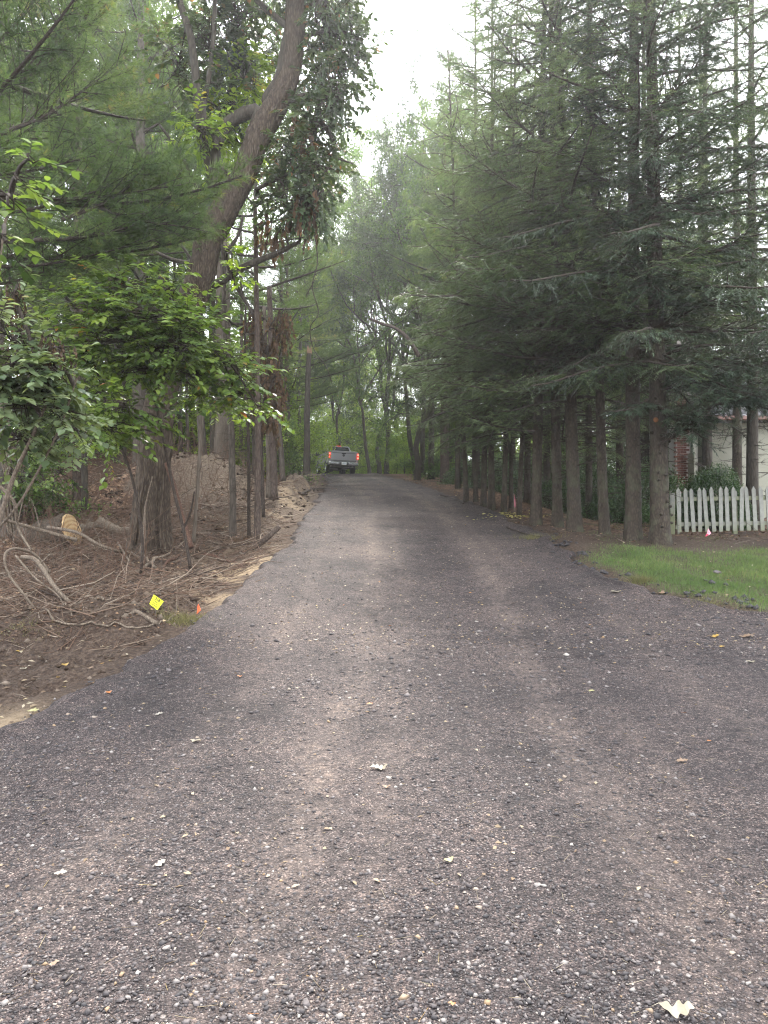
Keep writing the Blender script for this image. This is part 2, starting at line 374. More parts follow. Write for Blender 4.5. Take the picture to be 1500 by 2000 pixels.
def H(x, y, fine=True):
    x = np.asarray(x, float); y = np.asarray(y, float)
    h = hp(y); u = XL(y) - x; r = x - XR(y)
    ww = smooth(x, 3.6, 6.5) * smooth(r, -.2, 1.2) * smooth(y, 6.5, 9)
    h = h * (1 - ww) + yard(y) * ww
    h = h + .05 * smooth(r, 0, .12) * (y < 14)                                     # lawn lip
    h = h + 1.8 * smooth(u, 1.2, 9.5) * smooth(y, 13, 28)                            # wooded hill on the left
    h = h + .55 * smooth(u, .4, 3.) * smooth(y, 26, 34)
    bx = lambda cx, cy_, sx, sy, a: a * np.exp(-((x - cx) / sx) ** 2 - ((y - cy_) / sy) ** 2)
    m = bx(-5.3, 18.2, 1.7, 2.4, 1.05) + bx(-3.9, 18.6, 1.2, 2.4, .55) + bx(-2.95, 24.0, .75, 1.4, .62) + bx(-7.8, 17., 1.5, 2.0, .25) + bx(-3.3, 15.3, .9, 1.2, .2)
    m = m + bx(-2.55, 20.8, .5, 1.6, .3)
    h = h + m * smooth(u, .0, .8)
    # dug bank by the left foreground
    h = h - .10 * smooth(u, .0, .5) * (1 - smooth(y, 7.2, 7.9)) * smooth(y, 3.5, 5.5) + .16 * smooth(u, .15, .5) * smooth(y, 7.55, 7.95) * (1 - smooth(y, 9, 12))
    if fine:
        f = smooth(u, -.05, .5) * smooth(y, 4, 7)
        rough = fbm(x * 2.3, y * 2.3, 4, 21) - .5
        h = h + f * rough * .30 * (1 - .5 * smooth(y, 26, 40)) + f * np.abs(fbm(x * 7, y * 7, 3, 25) - .5) * .17
        moundw = np.clip(m * 1.3, 0, 1) * f
        h = h + moundw * (np.abs(fbm(x * 1.5 + .8 * y, y * 3.2, 4, 31) - .5) * -.45 + .10)
        g = smooth(r, 0, .5)
        h = h + g * (fbm(x * 1.8, y * 1.8, 3, 41) - .5) * .09
        h = h + g * np.exp(-((r - .15) / .35) ** 2) * (fbm(x * 4, y * 4, 3, 44) - .4) * .16 * smooth(y, 7, 9) * (1 - smooth(y, 30, 40))
    return h
def road_relief(x, y):
    s = (x - XL(y)) / np.maximum(XR(y) - XL(y), .5)
    t = .03 * (fbm(x * .9, y * .5, 3, 51) - .5) * 2 + .026 * (fbm(x * 5, y * 3.4, 3, 53) - .5) + .014 * (fbm(x * 17, y * 17, 2, 55) - .5)
    for c in (-1.15, .55):
        t = t - .016 * np.exp(-((x - track(y, c)) / .22) ** 2)
    return t
def track(y, c): return np.interp(y, [0, 10, 20, 46], [c + .55, c + .95 + .1, c + .75, c - 1.75])
def G(x, y):
    """surface height to stand things on"""
    x = float(x); y = float(y)
    if XL(y) < x < XR(y) and y < 70: return float(H(x, y)) + float(road_relief(np.array(x), np.array(y))) + .02
    return float(H(x, y))

def GV(x, y):
    return H(x, y) + np.where((XL(y) < x) & (x < XR(y)) & (y < 70), road_relief(x, y) + .02, 0)

def grid(xs, ys):
    X, Y = np.meshgrid(xs, ys); n, m = X.shape
    i = np.arange(n - 1)[:, None] * m; j = np.arange(m - 1)[None]
    return X, Y, np.stack([i + j, i + j + 1, i + m + j + 1, i + m + j], -1).reshape(-1, 4)

ys = np.concatenate([np.linspace(-60, 3, 22)[:-1], np.arange(3, 8.5, .05), np.arange(8.5, 16, .075), np.arange(16, 27, .12), np.arange(27, 60, .5), np.geomspace(60, 230, 30)])
xs = np.concatenate([-np.geomspace(150, 12, 24), np.arange(-11.8, -7, .2), np.arange(-7, -1.6, .06), np.arange(-1.5, 3, .3), np.arange(3, 8, .1), np.geomspace(8.05, 150, 50)])
X, Y, Q = grid(xs, ys)
Z = H(X, Y)
inroad = smooth(X - XL(Y), .05, .3) * smooth(XR(Y) - X, .05, .3) * (Y < 75)
Z = Z - .10 * inroad
u = XL(Y) - X; r = X - XR(Y)
sand_sun = np.exp(-((X + 2.25) / .6) ** 2 - ((Y - 10.9) / 1.3) ** 2) * 1.8 * smooth(fbm(X * 2, Y * 2, 3, 61), .3, .6) + np.exp(-((X + 3.3) / .9) ** 2 - ((Y - 5.4) / .45) ** 2) * 1.1 + .55 * smooth(u, 0, .4) * (1 - smooth(u, .8, 1.8)) * smooth(Y, 13, 16) * smooth(fbm(X * 2, Y * 2, 3, 63), .4, .65)  # sand along the drive; the lower left spot is sunlight painted as pale ground
grass = smooth(r, .0, .3) * smooth(X, 2.6, 3.4) * (1 - smooth(Y + 1.4 * (fbm(X * .9, Y * .9, 3, 65) - .5), 11.6, 13.0)) * smooth(Y, 5, 6)
litter = np.clip(smooth(u, 2.2, 4.5) * smooth(Y, 8, 10) + smooth(r, .2, 1.0) * smooth(Y, 13.5, 16), 0, 1) * smooth(fbm(X * 1.2, Y * 1.2, 3, 67), .25, .5)
pale = np.clip((np.exp(-((X + 4.8) / 2.8) ** 2 - ((Y - 18.5) / 3.5) ** 2)) * 1.2 + .6 * np.exp(-((X + 2.9) / .9) ** 2 - ((Y - 24) / 1.6) ** 2), 0, 1)

def ground_mat():
    m, t, o = mat_new('forest_soil'); g = N(t, 'ShaderNodeTexCoord')
    A = lambda n: N(t, 'ShaderNodeAttribute', attribute_name=n).outputs['Fac']
    n1 = N(t, 'ShaderNodeTexNoise', Scale=1.3, Detail=8.0, Roughness=.6); lk(t, g.outputs['Object'], n1.inputs['Vector'])
    n2 = N(t, 'ShaderNodeTexNoise', Scale=22.0, Detail=6.0, Roughness=.7); lk(t, g.outputs['Object'], n2.inputs['Vector'])
    v1 = N(t, 'ShaderNodeTexVoronoi', Scale=38.0); lk(t, g.outputs['Object'], v1.inputs['Vector'])
    v2 = N(t, 'ShaderNodeTexVoronoi', Scale=17.0); lk(t, g.outputs['Object'], v2.inputs['Vector'])
    c = ramp(t, n2.outputs['Fac'], [(.3, (.028, .020, .016)), (.5, (.07, .05, .038)), (.72, (.14, .105, .08))])
    c = mixc(t, math_(t, 'MULTIPLY', n1.outputs['Fac'], .6), c, (.5, .42, .4), 'MULTIPLY')
    pc = ramp(t, n2.outputs['Fac'], [(.3, (.05, .036, .027)), (.5, (.125, .095, .07)), (.72, (.21, .17, .13))])
    c = mixc(t, A('pale'), c, pc)
    sepc = N(t, 'ShaderNodeSeparateColor'); lk(t, v2.outputs['Color'], sepc.inputs[0])
    lc = ramp(t, sepc.outputs[0], [(0, (.05, .028, .02)), (.45, (.11, .062, .042)), (.75, (.18, .11, .07)), (1, (.3, .2, .13))])
    c = mixc(t, math_(t, 'MULTIPLY', A('litter'), .85), c, lc)
    sc = ramp(t, n2.outputs['Fac'], [(.3, (.15, .11, .07)), (.7, (.31, .235, .155))])
    c = mixc(t, A('sand_sun'), c, sc)
    gc = ramp(t, n2.outputs['Fac'], [(.3, (.035, .036, .018)), (.7, (.085, .082, .04))])
    c = mixc(t, A('grass'), c, gc)
    p = N(t, 'ShaderNodeBsdfPrincipled', Roughness=.93); p.inputs['Specular IOR Level'].default_value = .15
    h = math_(t, 'ADD', math_(t, 'MULTIPLY', n2.outputs['Fac'], 1.0), math_(t, 'MULTIPLY', v1.outputs['Distance'], .4))
    b = N(t, 'ShaderNodeBump', Strength=1.0, Distance=.05); lk(t, h, b.inputs['Height']); lk(t, b.outputs[0], p.inputs['Normal'])
    lk(t, c, p.inputs['Base Color']); lk(t, p.outputs[0], o.inputs['Surface']); return m
ground = build('ground', np.stack([X, Y, Z], -1).reshape(-1, 3), [Q], ground_mat(), tint={'sand_sun': np.clip(sand_sun, 0, 1).ravel(), 'grass': np.clip(grass, 0, 1).ravel(), 'litter': litter.ravel(), 'pale': pale.ravel()}, sm=True, kind='structure')
ground['label'] = 'brown forest soil, banks and lawn ground on both sides of the drive'

# --- road of dark crushed asphalt
def road_mat():
    m, t, o = mat_new('crushed_asphalt'); g = N(t, 'ShaderNodeTexCoord'); v = g.outputs['Object']
    vor = []
    for s, rnd in ((150., 1.), (62., 1.), (24., 1.)):
        a = N(t, 'ShaderNodeTexVoronoi', Scale=s, Randomness=rnd); lk(t, v, a.inputs['Vector']); sp = N(t, 'ShaderNodeSeparateColor'); lk(t, a.outputs['Color'], sp.inputs[0]); vor.append((a, sp))
    n1 = N(t, 'ShaderNodeTexNoise', Scale=.8, Detail=5.0, Roughness=.6); lk(t, v, n1.inputs['Vector'])
    n2 = N(t, 'ShaderNodeTexNoise', Scale=7.0, Detail=6.0, Roughness=.7); lk(t, v, n2.inputs['Vector'])
    ta = N(t, 'ShaderNodeAttribute', attribute_name='wear').outputs['Fac']
    c = ramp(t, vor[0][1].outputs[0], [(0, (.014, .010, .010)), (.45, (.042, .032, .031)), (.75, (.084, .066, .062)), (.93, (.17, .14, .13)), (1, (.32, .28, .25))])
    cb = ramp(t, vor[1][1].outputs[1], [(0, (.022, .02, .022)), (.6, (.06, .05, .05)), (.88, (.11, .094, .088)), (1, (.26, .23, .2))])
    rb = ramp(t, vor[1][0].outputs['Distance'], [(.28, (1, 1, 1)), (.42, (0, 0, 0))])
    on = math_(t, 'GREATER_THAN', vor[1][1].outputs[0], .45)
    c = mixc(t, math_(t, 'MULTIPLY', rb, on), c, cb)
    rc = ramp(t, vor[2][0].outputs['Distance'], [(.2, (1, 1, 1)), (.3, (0, 0, 0))])
    on2 = math_(t, 'GREATER_THAN', vor[2][1].outputs[0], .86)
    cc = ramp(t, vor[2][1].outputs[2], [(0, (.03, .03, .033)), (.5, (.10, .085, .08)), (.85, (.2, .17, .15)), (1, (.36, .33, .3))])
    c = mixc(t, math_(t, 'MULTIPLY', rc, on2), c, cc)
    # dust in the wheel tracks, dark loose patches
    w_ = math_(t, 'MULTIPLY', ta, math_(t, 'MULTIPLY_ADD', n2.outputs['Fac'], .9, .1))
    c = mixc(t, w_, c, mixc(t, .65, c, (.225, .185, .155)))
    dk = ramp(t, math_(t, 'ADD', math_(t, 'MULTIPLY', n1.outputs['Fac'], .6), math_(t, 'MULTIPLY', n2.outputs['Fac'], .4)), [(.38, (.30, .29, .31)), (.5, (.62, .60, .62)), (.62, (.88, .84, .82))])
    c = mixc(t, 1.0, c, dk, 'MULTIPLY')
    n3 = N(t, 'ShaderNodeTexNoise', Scale=26.0, Detail=5.0, Roughness=.75); lk(t, v, n3.inputs['Vector'])
    c = mixc(t, 1.0, c, ramp(t, n3.outputs['Fac'], [(.36, (.50, .46, .46)), (.5, (1, .98, .97)), (.64, (1.7, 1.6, 1.5))]), 'MULTIPLY')
    p = N(t, 'ShaderNodeBsdfPrincipled', Roughness=.82); p.inputs['Specular IOR Level'].default_value = .3
    h = math_(t, 'ADD', math_(t, 'MULTIPLY', vor[0][0].outputs['Distance'], -.5), math_(t, 'MULTIPLY', vor[1][0].outputs['Distance'], -.8))
    h = math_(t, 'ADD', h, math_(t, 'MULTIPLY', math_(t, 'MULTIPLY', rc, on2), .8))
    h = math_(t, 'ADD', h, math_(t, 'MULTIPLY', n2.outputs['Fac'], .7))
    b = N(t, 'ShaderNodeBump', Strength=1.0, Distance=.02); lk(t, h, b.inputs['Height']); lk(t, b.outputs[0], p.inputs['Normal'])
    lk(t, c, p.inputs['Base Color']); lk(t, p.outputs[0], o.inputs['Surface']); return m
ys = np.concatenate([np.linspace(-30, 1.4, 12)[:-1], np.arange(1.4, 5, .022), np.arange(5, 10, .045), np.arange(10, 22, .1), np.arange(22, 62, .35)])
ss = np.linspace(0, 1, 230)
S_, Y = np.meshgrid(ss, ys)
xl = XL(Y); xr = np.minimum(XR(Y), 14.)
# keep columns dense inside the view near the camera
X = xl + (xr - xl) * (S_ ** 1.0)
e = np.minimum(X - xl, XR(Y) - X)
Z = H(X, Y) + road_relief(X, Y) + .02
Z = Z - .13 * (1 - smooth(e, 0, .16)) + .045 * np.exp(-((e - .2) / .13) ** 2) * (.4 + fbm(X * 3, Y * 3, 2, 71))
wear = np.zeros_like(X)
for c, q in ((-1.15, .19), (.55, .2), (-.75, .1), (.95, .1), (-2.1, .12), (1.9, .14)): wear += (.95 if q > .15 else .5) * np.exp(-((X - track(Y, c) - .12 * (vnoise(Y * .6, c * 7, 9) - .5)) / q) ** 2) * (.5 + fbm(X * 2, Y * .8, 2, 75))
wear = np.clip(wear * .8 + .35 * smooth(Y, 6, 14) * (1 - smooth(Y, 40, 50)) * fbm(X * 1.5, Y * .6, 3, 73), 0, 1) * smooth(e, .2, .8)
n, m_ = X.shape; i = np.arange(n - 1)[:, None] * m_; j = np.arange(m_ - 1)[None]
Q = np.stack([i + j, i + j + 1, i + m_ + j + 1, i + m_ + j], -1).reshape(-1, 4)
road = build('gravel_road', np.stack([X, Y, Z], -1).reshape(-1, 3), [Q], road_mat(), tint={'wear': wear.ravel()}, sm=True, kind='structure')
road['label'] = 'dark crushed asphalt drive climbing to a crest in the woods'

# --- loose gravel (nobody could count it)
OCT = np.array([[1, 0, 0], [-1, 0, 0], [0, 1, 0], [0, -1, 0], [0, 0, 1], [0, 0, -1.]]); OT = np.array([[0, 2, 4], [2, 1, 4], [1, 3, 4], [3, 0, 4], [2, 0, 5], [1, 2, 5], [3, 1, 5], [0, 3, 5]])
M['pebble'] = tinted('pebble', [(0, (.026, .024, .026)), (.35, (.038, .033, .034)), (.62, (.07, .06, .06)), (.8, (.125, .108, .105)), (.9, (.22, .20, .185)), (.95, (.21, .135, .07)), (1, (.36, .345, .32))], .75, .35, .3, 90)
def pebbles(n, y0, y1, s0, s1, x0=-4.5, x1=5.5, power=2.0):
    q = rng.random(n); y = 1 / (1 / y0 + q * (1 / y1 - 1 / y0)); lim = .58 * y + .25
    x = (rng.random(n) * 2 - 1) * lim
    ok = (x > XL(y) + .05) & (x < XR(y) - .05); x = x[ok]; y = y[ok]
    cl = fbm(x * .8 + 4, y * .8, 3, 81); ok = rng.random(len(x)) < smooth(cl, .25, .62) * .8 + .2; x = x[ok]; y = y[ok]; n = len(x)
    s = s0 + (s1 - s0) * rng.random(n) ** 4; s = s * np.clip(y / 5, .75, 1.6)
    V = OCT[None] * (1 + .35 * (rng.random((n, 6, 1)) - .5)) + .22 * rng.normal(size=(n, 6, 3))
    V = V * np.stack([s, s * (.6 + .5 * rng.random(n)), s * (.4 + .3 * rng.random(n))], 1)[:, None]
    a = rng.random(n) * 6.283; ca, sa = np.cos(a)[:, None], np.sin(a)[:, None]
    V = np.stack([V[..., 0] * ca - V[..., 1] * sa, V[..., 0] * sa + V[..., 1] * ca, V[..., 2]], -1)
    z = H(x, y) + road_relief(x, y) + .02 + s * .12
    V = V + np.stack([x, y, z], 1)[:, None]
    tint = np.clip(.45 + .27 * rng.normal(size=n), 0, .85); hi = rng.random(n); tint = np.where(hi < .07, .8 + .2 * rng.random(n), tint)
    return V.reshape(-1, 3), (np.arange(n)[:, None, None] * 6 + OT[None]).reshape(-1, 3), np.repeat(tint, 8)
geo = Geo()
for a_ in ((56000, 1.9, 6.5, .003, .012), (26000, 1.9, 9, .006, .022), (12000, 6, 30, .006, .014)):
    V, T, tt = pebbles(*a_); geo.add(V, None, T, tt)
g_ = geo.out('gravel', M['pebble'], kind='stuff'); g_['label'] = 'loose small grey and white gravel scattered over the dark drive'; g_['category'] = 'gravel'

# --- bigger stones lying in the road surface: parts of the road
def stone_mesh(seed):
    bm = bmesh.new(); bmesh.ops.create_icosphere(bm, subdivisions=1, radius=1); r_ = np.random.default_rng(seed)
    bmesh.ops.subdivide_edges(bm, edges=bm.edges[:20], cuts=1) if False else None
    for v in bm.verts:
        k = 1 + .4 * (r_.random() - .5); v.co = Vector((v.co.x * k + .12 * r_.normal(), v.co.y * k * .75 + .12 * r_.normal(), v.co.z * k * .55))
    me = bpy.data.meshes.new('stone'); bm.to_mesh(me); bm.free(); me.materials.append(M['pebble'])
    a = me.attributes.new('tint', 'FLOAT', 'FACE'); a.data.foreach_set('value', np.full(len(me.polygons), [.86, .7, .35, .97, .9, .55, .2, .82][seed % 8], np.float32))
    return me
SM = [stone_mesh(i) for i in range(16)]
spots = [(325, 1855, 20, 0), (598, 1963, 20, 1), (730, 1884, 12, 8), (563, 1738, 10, 3), (588, 1818, 10, 8), (264, 1808, 12, 0), (333, 1826, 9, 4), (710, 1987, 13, 0), (640, 1840, 9, 0), (930, 1738, 12, 3),
         (1050, 1732, 16, 0), (1062, 1733, 12, 4), (1005, 1737, 10, 0), (1265, 1753, 14, 1), (1354, 1840, 13, 4), (1285, 1900, 14, 0), (1344, 1908, 14, 0), (1462, 1926, 14, 4), (1160, 1870, 17, 2), (1300, 1936, 20, 2),
         (1288, 1884, 10, 12), (1430, 1863, 14, 3), (1152, 1762, 14, 2), (1218, 1668, 11, 0), (915, 1884, 14, 0), (1006, 1918, 12, 8), (1060, 1985, 13, 4), (1405, 1985, 14, 0), (490, 1800, 12, 5), (415, 1938, 16, 2),
         (95, 1812, 14, 1), (150, 1640, 10, 8), (190, 1745, 10, 6), (60, 1920, 15, 1), (250, 1950, 13, 0), (492, 1500, 9, 8), (760, 1522, 9, 12), (520, 1965, 14, 6), (1116, 1652, 11, 4), (1480, 1570, 9, 0), (870, 1990, 16, 2), (1210, 1985, 12, 8), (1385, 1745, 12, 0), (985, 1645, 8, 12), (700, 1630, 8, 0), (372, 1700, 9, 1), (455, 1650, 10, 0), (820, 1880, 10, 3)]
def ray_ground(px, py):
    d = np.arange(2.0, 60, .1); q = P(px, py, d); below = q[2] <= GV(q[0], q[1])
    k = int(np.argmax(below)) if below.any() else len(d) - 1
    d = np.linspace(d[max(k - 1, 0)], d[k], 12); q = P(px, py, d); below = q[2] <= GV(q[0], q[1]); k = int(np.argmax(below)) if below.any() else 11
    return np.array([q[0][k], q[1][k], q[2][k]])
for k, (px, py, wpx, mi) in enumerate(spots):
    p = ray_ground(px, py); s = wpx / F * p[1] * .5
    o = bpy.data.objects.new('stone', SM[(mi + 8 * (k % 2)) % 16]); COL.objects.link(o); o.parent = road
    o.location = (p[0], p[1], G(p[0], p[1]) + s * .25); o.scale = (s, s * (.8 + .3 * rng.random()), s * .9); o.rotation_euler = (0, 0, rng.random() * 6.28)

# ================================================================== house, fence, bush (right)
def at_ground(px, d):
    x = (px - 750) / F * d; return np.array([x, d, G(x, d)])
# --- house
hb = P(1378, 960, 23.5); gz = 1.35
house = empty('house', (hb[0], 23.5, gz), 'cream clapboard house corner with red brick chimney behind the picket fence', 'house')
HX1 = 11.0; eave = P(1400, 822, 23.5)[2] - gz
bw = bevbox('wall', (HX1 / 2 + .05, 3.0, eave / 2 - .5), (HX1, 5.8, eave + .9), M['siding'], house)
exp_ = .105; nb = int((eave + .2) / exp_)
prof = [(0, 0), (-.022, .0), (-.004, exp_ + .012), (0, exp_ + .012)]
bme = None
for k in range(nb):
    if bme is None:
        o = prism('siding_board', prof, .12, HX1, M['siding'], house); bme = o.data
    else:
        o = bpy.data.objects.new('siding_board', bme); COL.objects.link(o); o.parent = house
    o.location = (0, .098, -.2 + k * exp_)
bevbox('corner_trim', (.055, .075, eave / 2 - .1), (.13, .06, eave + .2), simple('trim_paint', (.36, .36, .31), .5), house, .004)
bevbox('window_shutter', (-.34, .3, 1.75), (.03, .5, 1.3), M['siding'], house)
M['shingle'] = simple('roof_shingle', (.2, .2, .21), .9, noise=.35, nscale=12, bump=.5)
ro = prism('roof', [(-.45, 0), (-.45, .07), (3.1, 2.6), (6.6, .07), (6.6, 0)], -.35, HX1 + .3, M['shingle'], house); ro.location = (0, 0, eave)
g = Geo()
for k in range(26):
    t0 = k / 26; y0 = -.47 + 3.55 * t0; z0 = .075 + 2.53 * t0
    for i_ in range(36):
        xx = -.35 + i_ * .31 + (.155 if k % 2 else 0); j0 = .01 * rng.random()
        V = np.array([[xx, y0, z0 + .012 + j0], [xx + .30, y0, z0 + .012 + j0], [xx + .30, y0 + .16, z0 + .112], [xx, y0 + .16, z0 + .112]]); V2 = V - [0, 0, .012]
        g.add(np.concatenate([V, V2]), [[0, 1, 2, 3], [0, 4, 5, 1], [0, 3, 7, 4], [1, 5, 6, 2]], None, rng.random())
sh = g.out('shingle_courses', tinted('shingle_tint', [(0, (.13, .13, .14)), (1, (.3, .3, .31))], .9, .2, .4, 30), house, kind='stuff'); sh.location = (0, 0, eave)
gut = prism('gutter', [(-.58, -.02), (-.58, .09), (-.45, .09), (-.45, -.04), (-.55, -.05)], -.35, HX1 + .3, simple('brown_gutter', (.16, .07, .05), .4), house); gut.location = (0, 0, eave)
g = tube([(.18, -.02, eave - .05), (.18, -.02, 1.2), (.18, -.02, -.3)], .035, 8); dsp = build('downspout', g[0], [g[1], g[2]], M['white_paint'], house)
# brick chimney
cx0 = (1337 - 1378) / F * 24.3; cx1 = -.2; CW = cx1 - cx0
mort = bevbox('chimney_core', ((cx0 + cx1) / 2, .95, 3.3), (CW - .03, .6, 7.6), M['mortar'], house)
bl, bh = .2, .067; rows = int(4.2 / .078)
bmesh_ = [bevbox('brick', (0, 0, 0), (bl - .01, .1, bh - .004), M['brick'], None, .004, 1) for _ in range(5)]
bd = []
for k, o in enumerate(bmesh_):
    a = o.data.attributes.new('tint', 'FLOAT', 'FACE'); a.data.foreach_set('value', np.full(len(o.data.polygons), [.5, .25, .7, .95, .4][k], np.float32)); bd.append(o.data); bpy.data.objects.remove(o)
cnt = 0
for k in range(rows):
    off = -.05 if k % 2 else .05
    ncol = int((CW + .1) / (bl + .01))
    for c in range(ncol):
        xx = cx0 + .1 + off * 1.0 + c * (bl + .01)
        if xx > cx1 - .04 or cnt >= 290: continue
        o = bpy.data.objects.new('brick', bd[int(rng.random() * 5)]); COL.objects.link(o); o.parent = mort
        o.location = (xx - (cx0 + cx1) / 2, -.285 - .006 * rng.random(), -3.1 + k * .078 - 0.0); cnt += 1
bevbox('lattice_panel', (-.12, .5, 1.9), (.16, .04, 2.2), simple('lattice', (.6, .58, .5), .6, noise=.5, nscale=9), house)

# --- picket fence
FD = 15.0
fl = at_ground(1322, FD); fr_ = P(1660, 1030, 14.7)
fence = empty('picket_fence', (fl[0], fl[1], P(1322, 1040, FD)[2] - .02), 'white wooden picket fence with pointed pickets beside the lawn', 'fence')
ang = math.atan2(-.25, (1660 - 1322) / F * 15); fence.rotation_euler = (0, R(-1.0), ang)
def picket(h=.93, w_=.078, t_=.022):
    return prism('picket', [(0, 0)], 0, 1, M['white_paint']) if False else None
bm = bmesh.new(); pr = [(-.039, 0), (.039, 0), (.039, .86), (.028, .885), (0, .935), (-.028, .885), (-.039, .86)]
a = [bm.verts.new((x, -.011, z)) for x, z in pr]; b = [bm.verts.new((x, .011, z)) for x, z in pr]
bm.faces.new(a); bm.faces.new(b[::-1])
for i in range(7): bm.faces.new((a[i], b[i], b[(i + 1) % 7], a[(i + 1) % 7]))
bmesh.ops.recalc_face_normals(bm, faces=bm.faces[:]); pme = bpy.data.meshes.new('picket'); bm.to_mesh(pme); bm.free()
def picket_mat():
    m, t, o = mat_new('weathered_white'); g = N(t, 'ShaderNodeTexCoord'); sp = N(t, 'ShaderNodeSeparateXYZ'); lk(t, g.outputs['Object'], sp.inputs[0])
    n1 = N(t, 'ShaderNodeTexNoise', Scale=9.0, Detail=6.0); lk(t, g.outputs['Object'], n1.inputs['Vector']); oi = N(t, 'ShaderNodeObjectInfo')
    c = ramp(t, n1.outputs['Fac'], [(.3, (.16, .16, .14)), (.7, (.27, .27, .24))])
    f = N(t, 'ShaderNodeClamp'); lk(t, math_(t, 'MULTIPLY_ADD', sp.outputs['Z'], -2.6, math_(t, 'ADD', math_(t, 'MULTIPLY', n1.outputs['Fac'], .8), math_(t, 'MULTIPLY', oi.outputs['Random'], .5))), f.inputs[0])
    c = mixc(t, f.outputs[0], c, (.14, .15, .08))
    p = N(t, 'ShaderNodeBsdfPrincipled', Roughness=.7); lk(t, c, p.inputs['Base Color']); lk(t, p.outputs[0], o.inputs['Surface']); return m
pm = picket_mat(); pme.materials.append(pm)
LEN = (1660 - 1322) / F * 15; npk = int(LEN / .141)
for k in range(npk):
    o = bpy.data.objects.new('picket', pme); COL.objects.link(o); o.parent = fence
    o.location = (.05 + k * .141 + .005 * rng.normal(), -.018, .03 + .004 * rng.normal()); o.rotation_euler = (0, R(-1.2 + 1.3 * rng.normal()), R(1.5 * rng.normal())); o.scale = (1, 1, 1 + .008 * rng.normal())
for z in (.19, .72):
    bevbox('rail', (LEN / 2, .018, z), (LEN, .04, .085), pm, fence, .003)
for xx in (1.22, 3.05): bevbox('post', (xx, .078, .40), (.09, .09, .95), pm, fence, .004)
# gate folded open beside its first post
gate = empty('fence_gate', (fl[0] - .0, fl[1] - .02, fence.location.z - .03), 'narrow weathered white gate panel ajar at the left end of the picket fence', 'gate', rz=R(62))
for k in range(5):
    o = bpy.data.objects.new('picket', pme); COL.objects.link(o); o.parent = gate; o.location = (.03 + k * .12, -.016, .0); o.rotation_euler = (0, R(1.0), 0)
for z in (.16, .7): bevbox('rail', (.27, .016, z), (.56, .035, .08), pm, gate, .003)
bevbox('hinge_post', (.0, .09, .42), (.085, .085, .92), pm, gate, .004)
g = Geo()
for zz in (.2, .7):
    V, Q_, T_ = tube([(-.02, -.03, zz), (.05, -.035, zz), (.12, -.032, zz)], .008, 6); g.add(V, Q_, T_)
g.out('hinge', simple('rusty_iron', (.1, .055, .035), .8), gate, kind='stuff')

# --- leafy bushes
def bush(name, c, rad, n, mat, label, cat='bush', L=.05, stems=True, rag=.25, group=None):
    e = empty(name, c, label, cat, group)
    d = rdir(n); d[:, 2] = np.abs(d[:, 2]) * 1.0 - .15 * rng.random(n)
    rr = (.62 + .38 * rng.random(n) ** .5) * (1 + rag * (fbm(d[:, 0] * 3 + 5, d[:, 2] * 3 + d[:, 1] * 2, 3, int(abs(c[0]) * 10)) - .5) * 2)
    p = d * rr[:, None] * np.array(rad); p[:, 2] += rad[2] * .15; ok = p[:, 2] > .0; p = p[ok]; d = d[ok]; n = len(p)
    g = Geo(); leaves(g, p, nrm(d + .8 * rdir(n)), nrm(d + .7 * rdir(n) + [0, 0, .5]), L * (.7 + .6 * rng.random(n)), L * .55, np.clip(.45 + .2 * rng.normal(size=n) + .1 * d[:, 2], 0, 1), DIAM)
    g.out('foliage', mat, e, kind='stuff')
    g = Geo(); k = 60; q = p[rng.integers(0, n, k)]
    V, Q_ = sticks(np.stack([q[:, 0] * .15, q[:, 1] * .15, np.zeros(k)], 1), q * .92, .012, .003, 3); g.add(V, Q_)
    g.out('stems', M['twig'], e, kind='stuff'); return e
b0 = at_ground(1392, 16.6); bush('round_bush', (b0[0], 16.6, yard(16.6) - .05), (.88, .6, 1.32), 22000, M['bush'], 'rounded glossy green bush rising behind the white pickets', L=.045)
b0 = at_ground(1240, 19); bush('dark_shrub', (b0[0] - .3, 19.5, yard(19.) - .05), (1.0, .8, .95), 9000, M['bush'], 'dark shrub in the shade between the two biggest right trunks and the fence', L=.06)
b0 = at_ground(1170, 20.); bush('dark_shrub', (b0[0] - .9, 22, yard(20.) - .05), (1.0, .8, 1.2), 8000, M['bush'], 'dark low shrub in deep shade behind the thin leaning spruce trunk', L=.06)

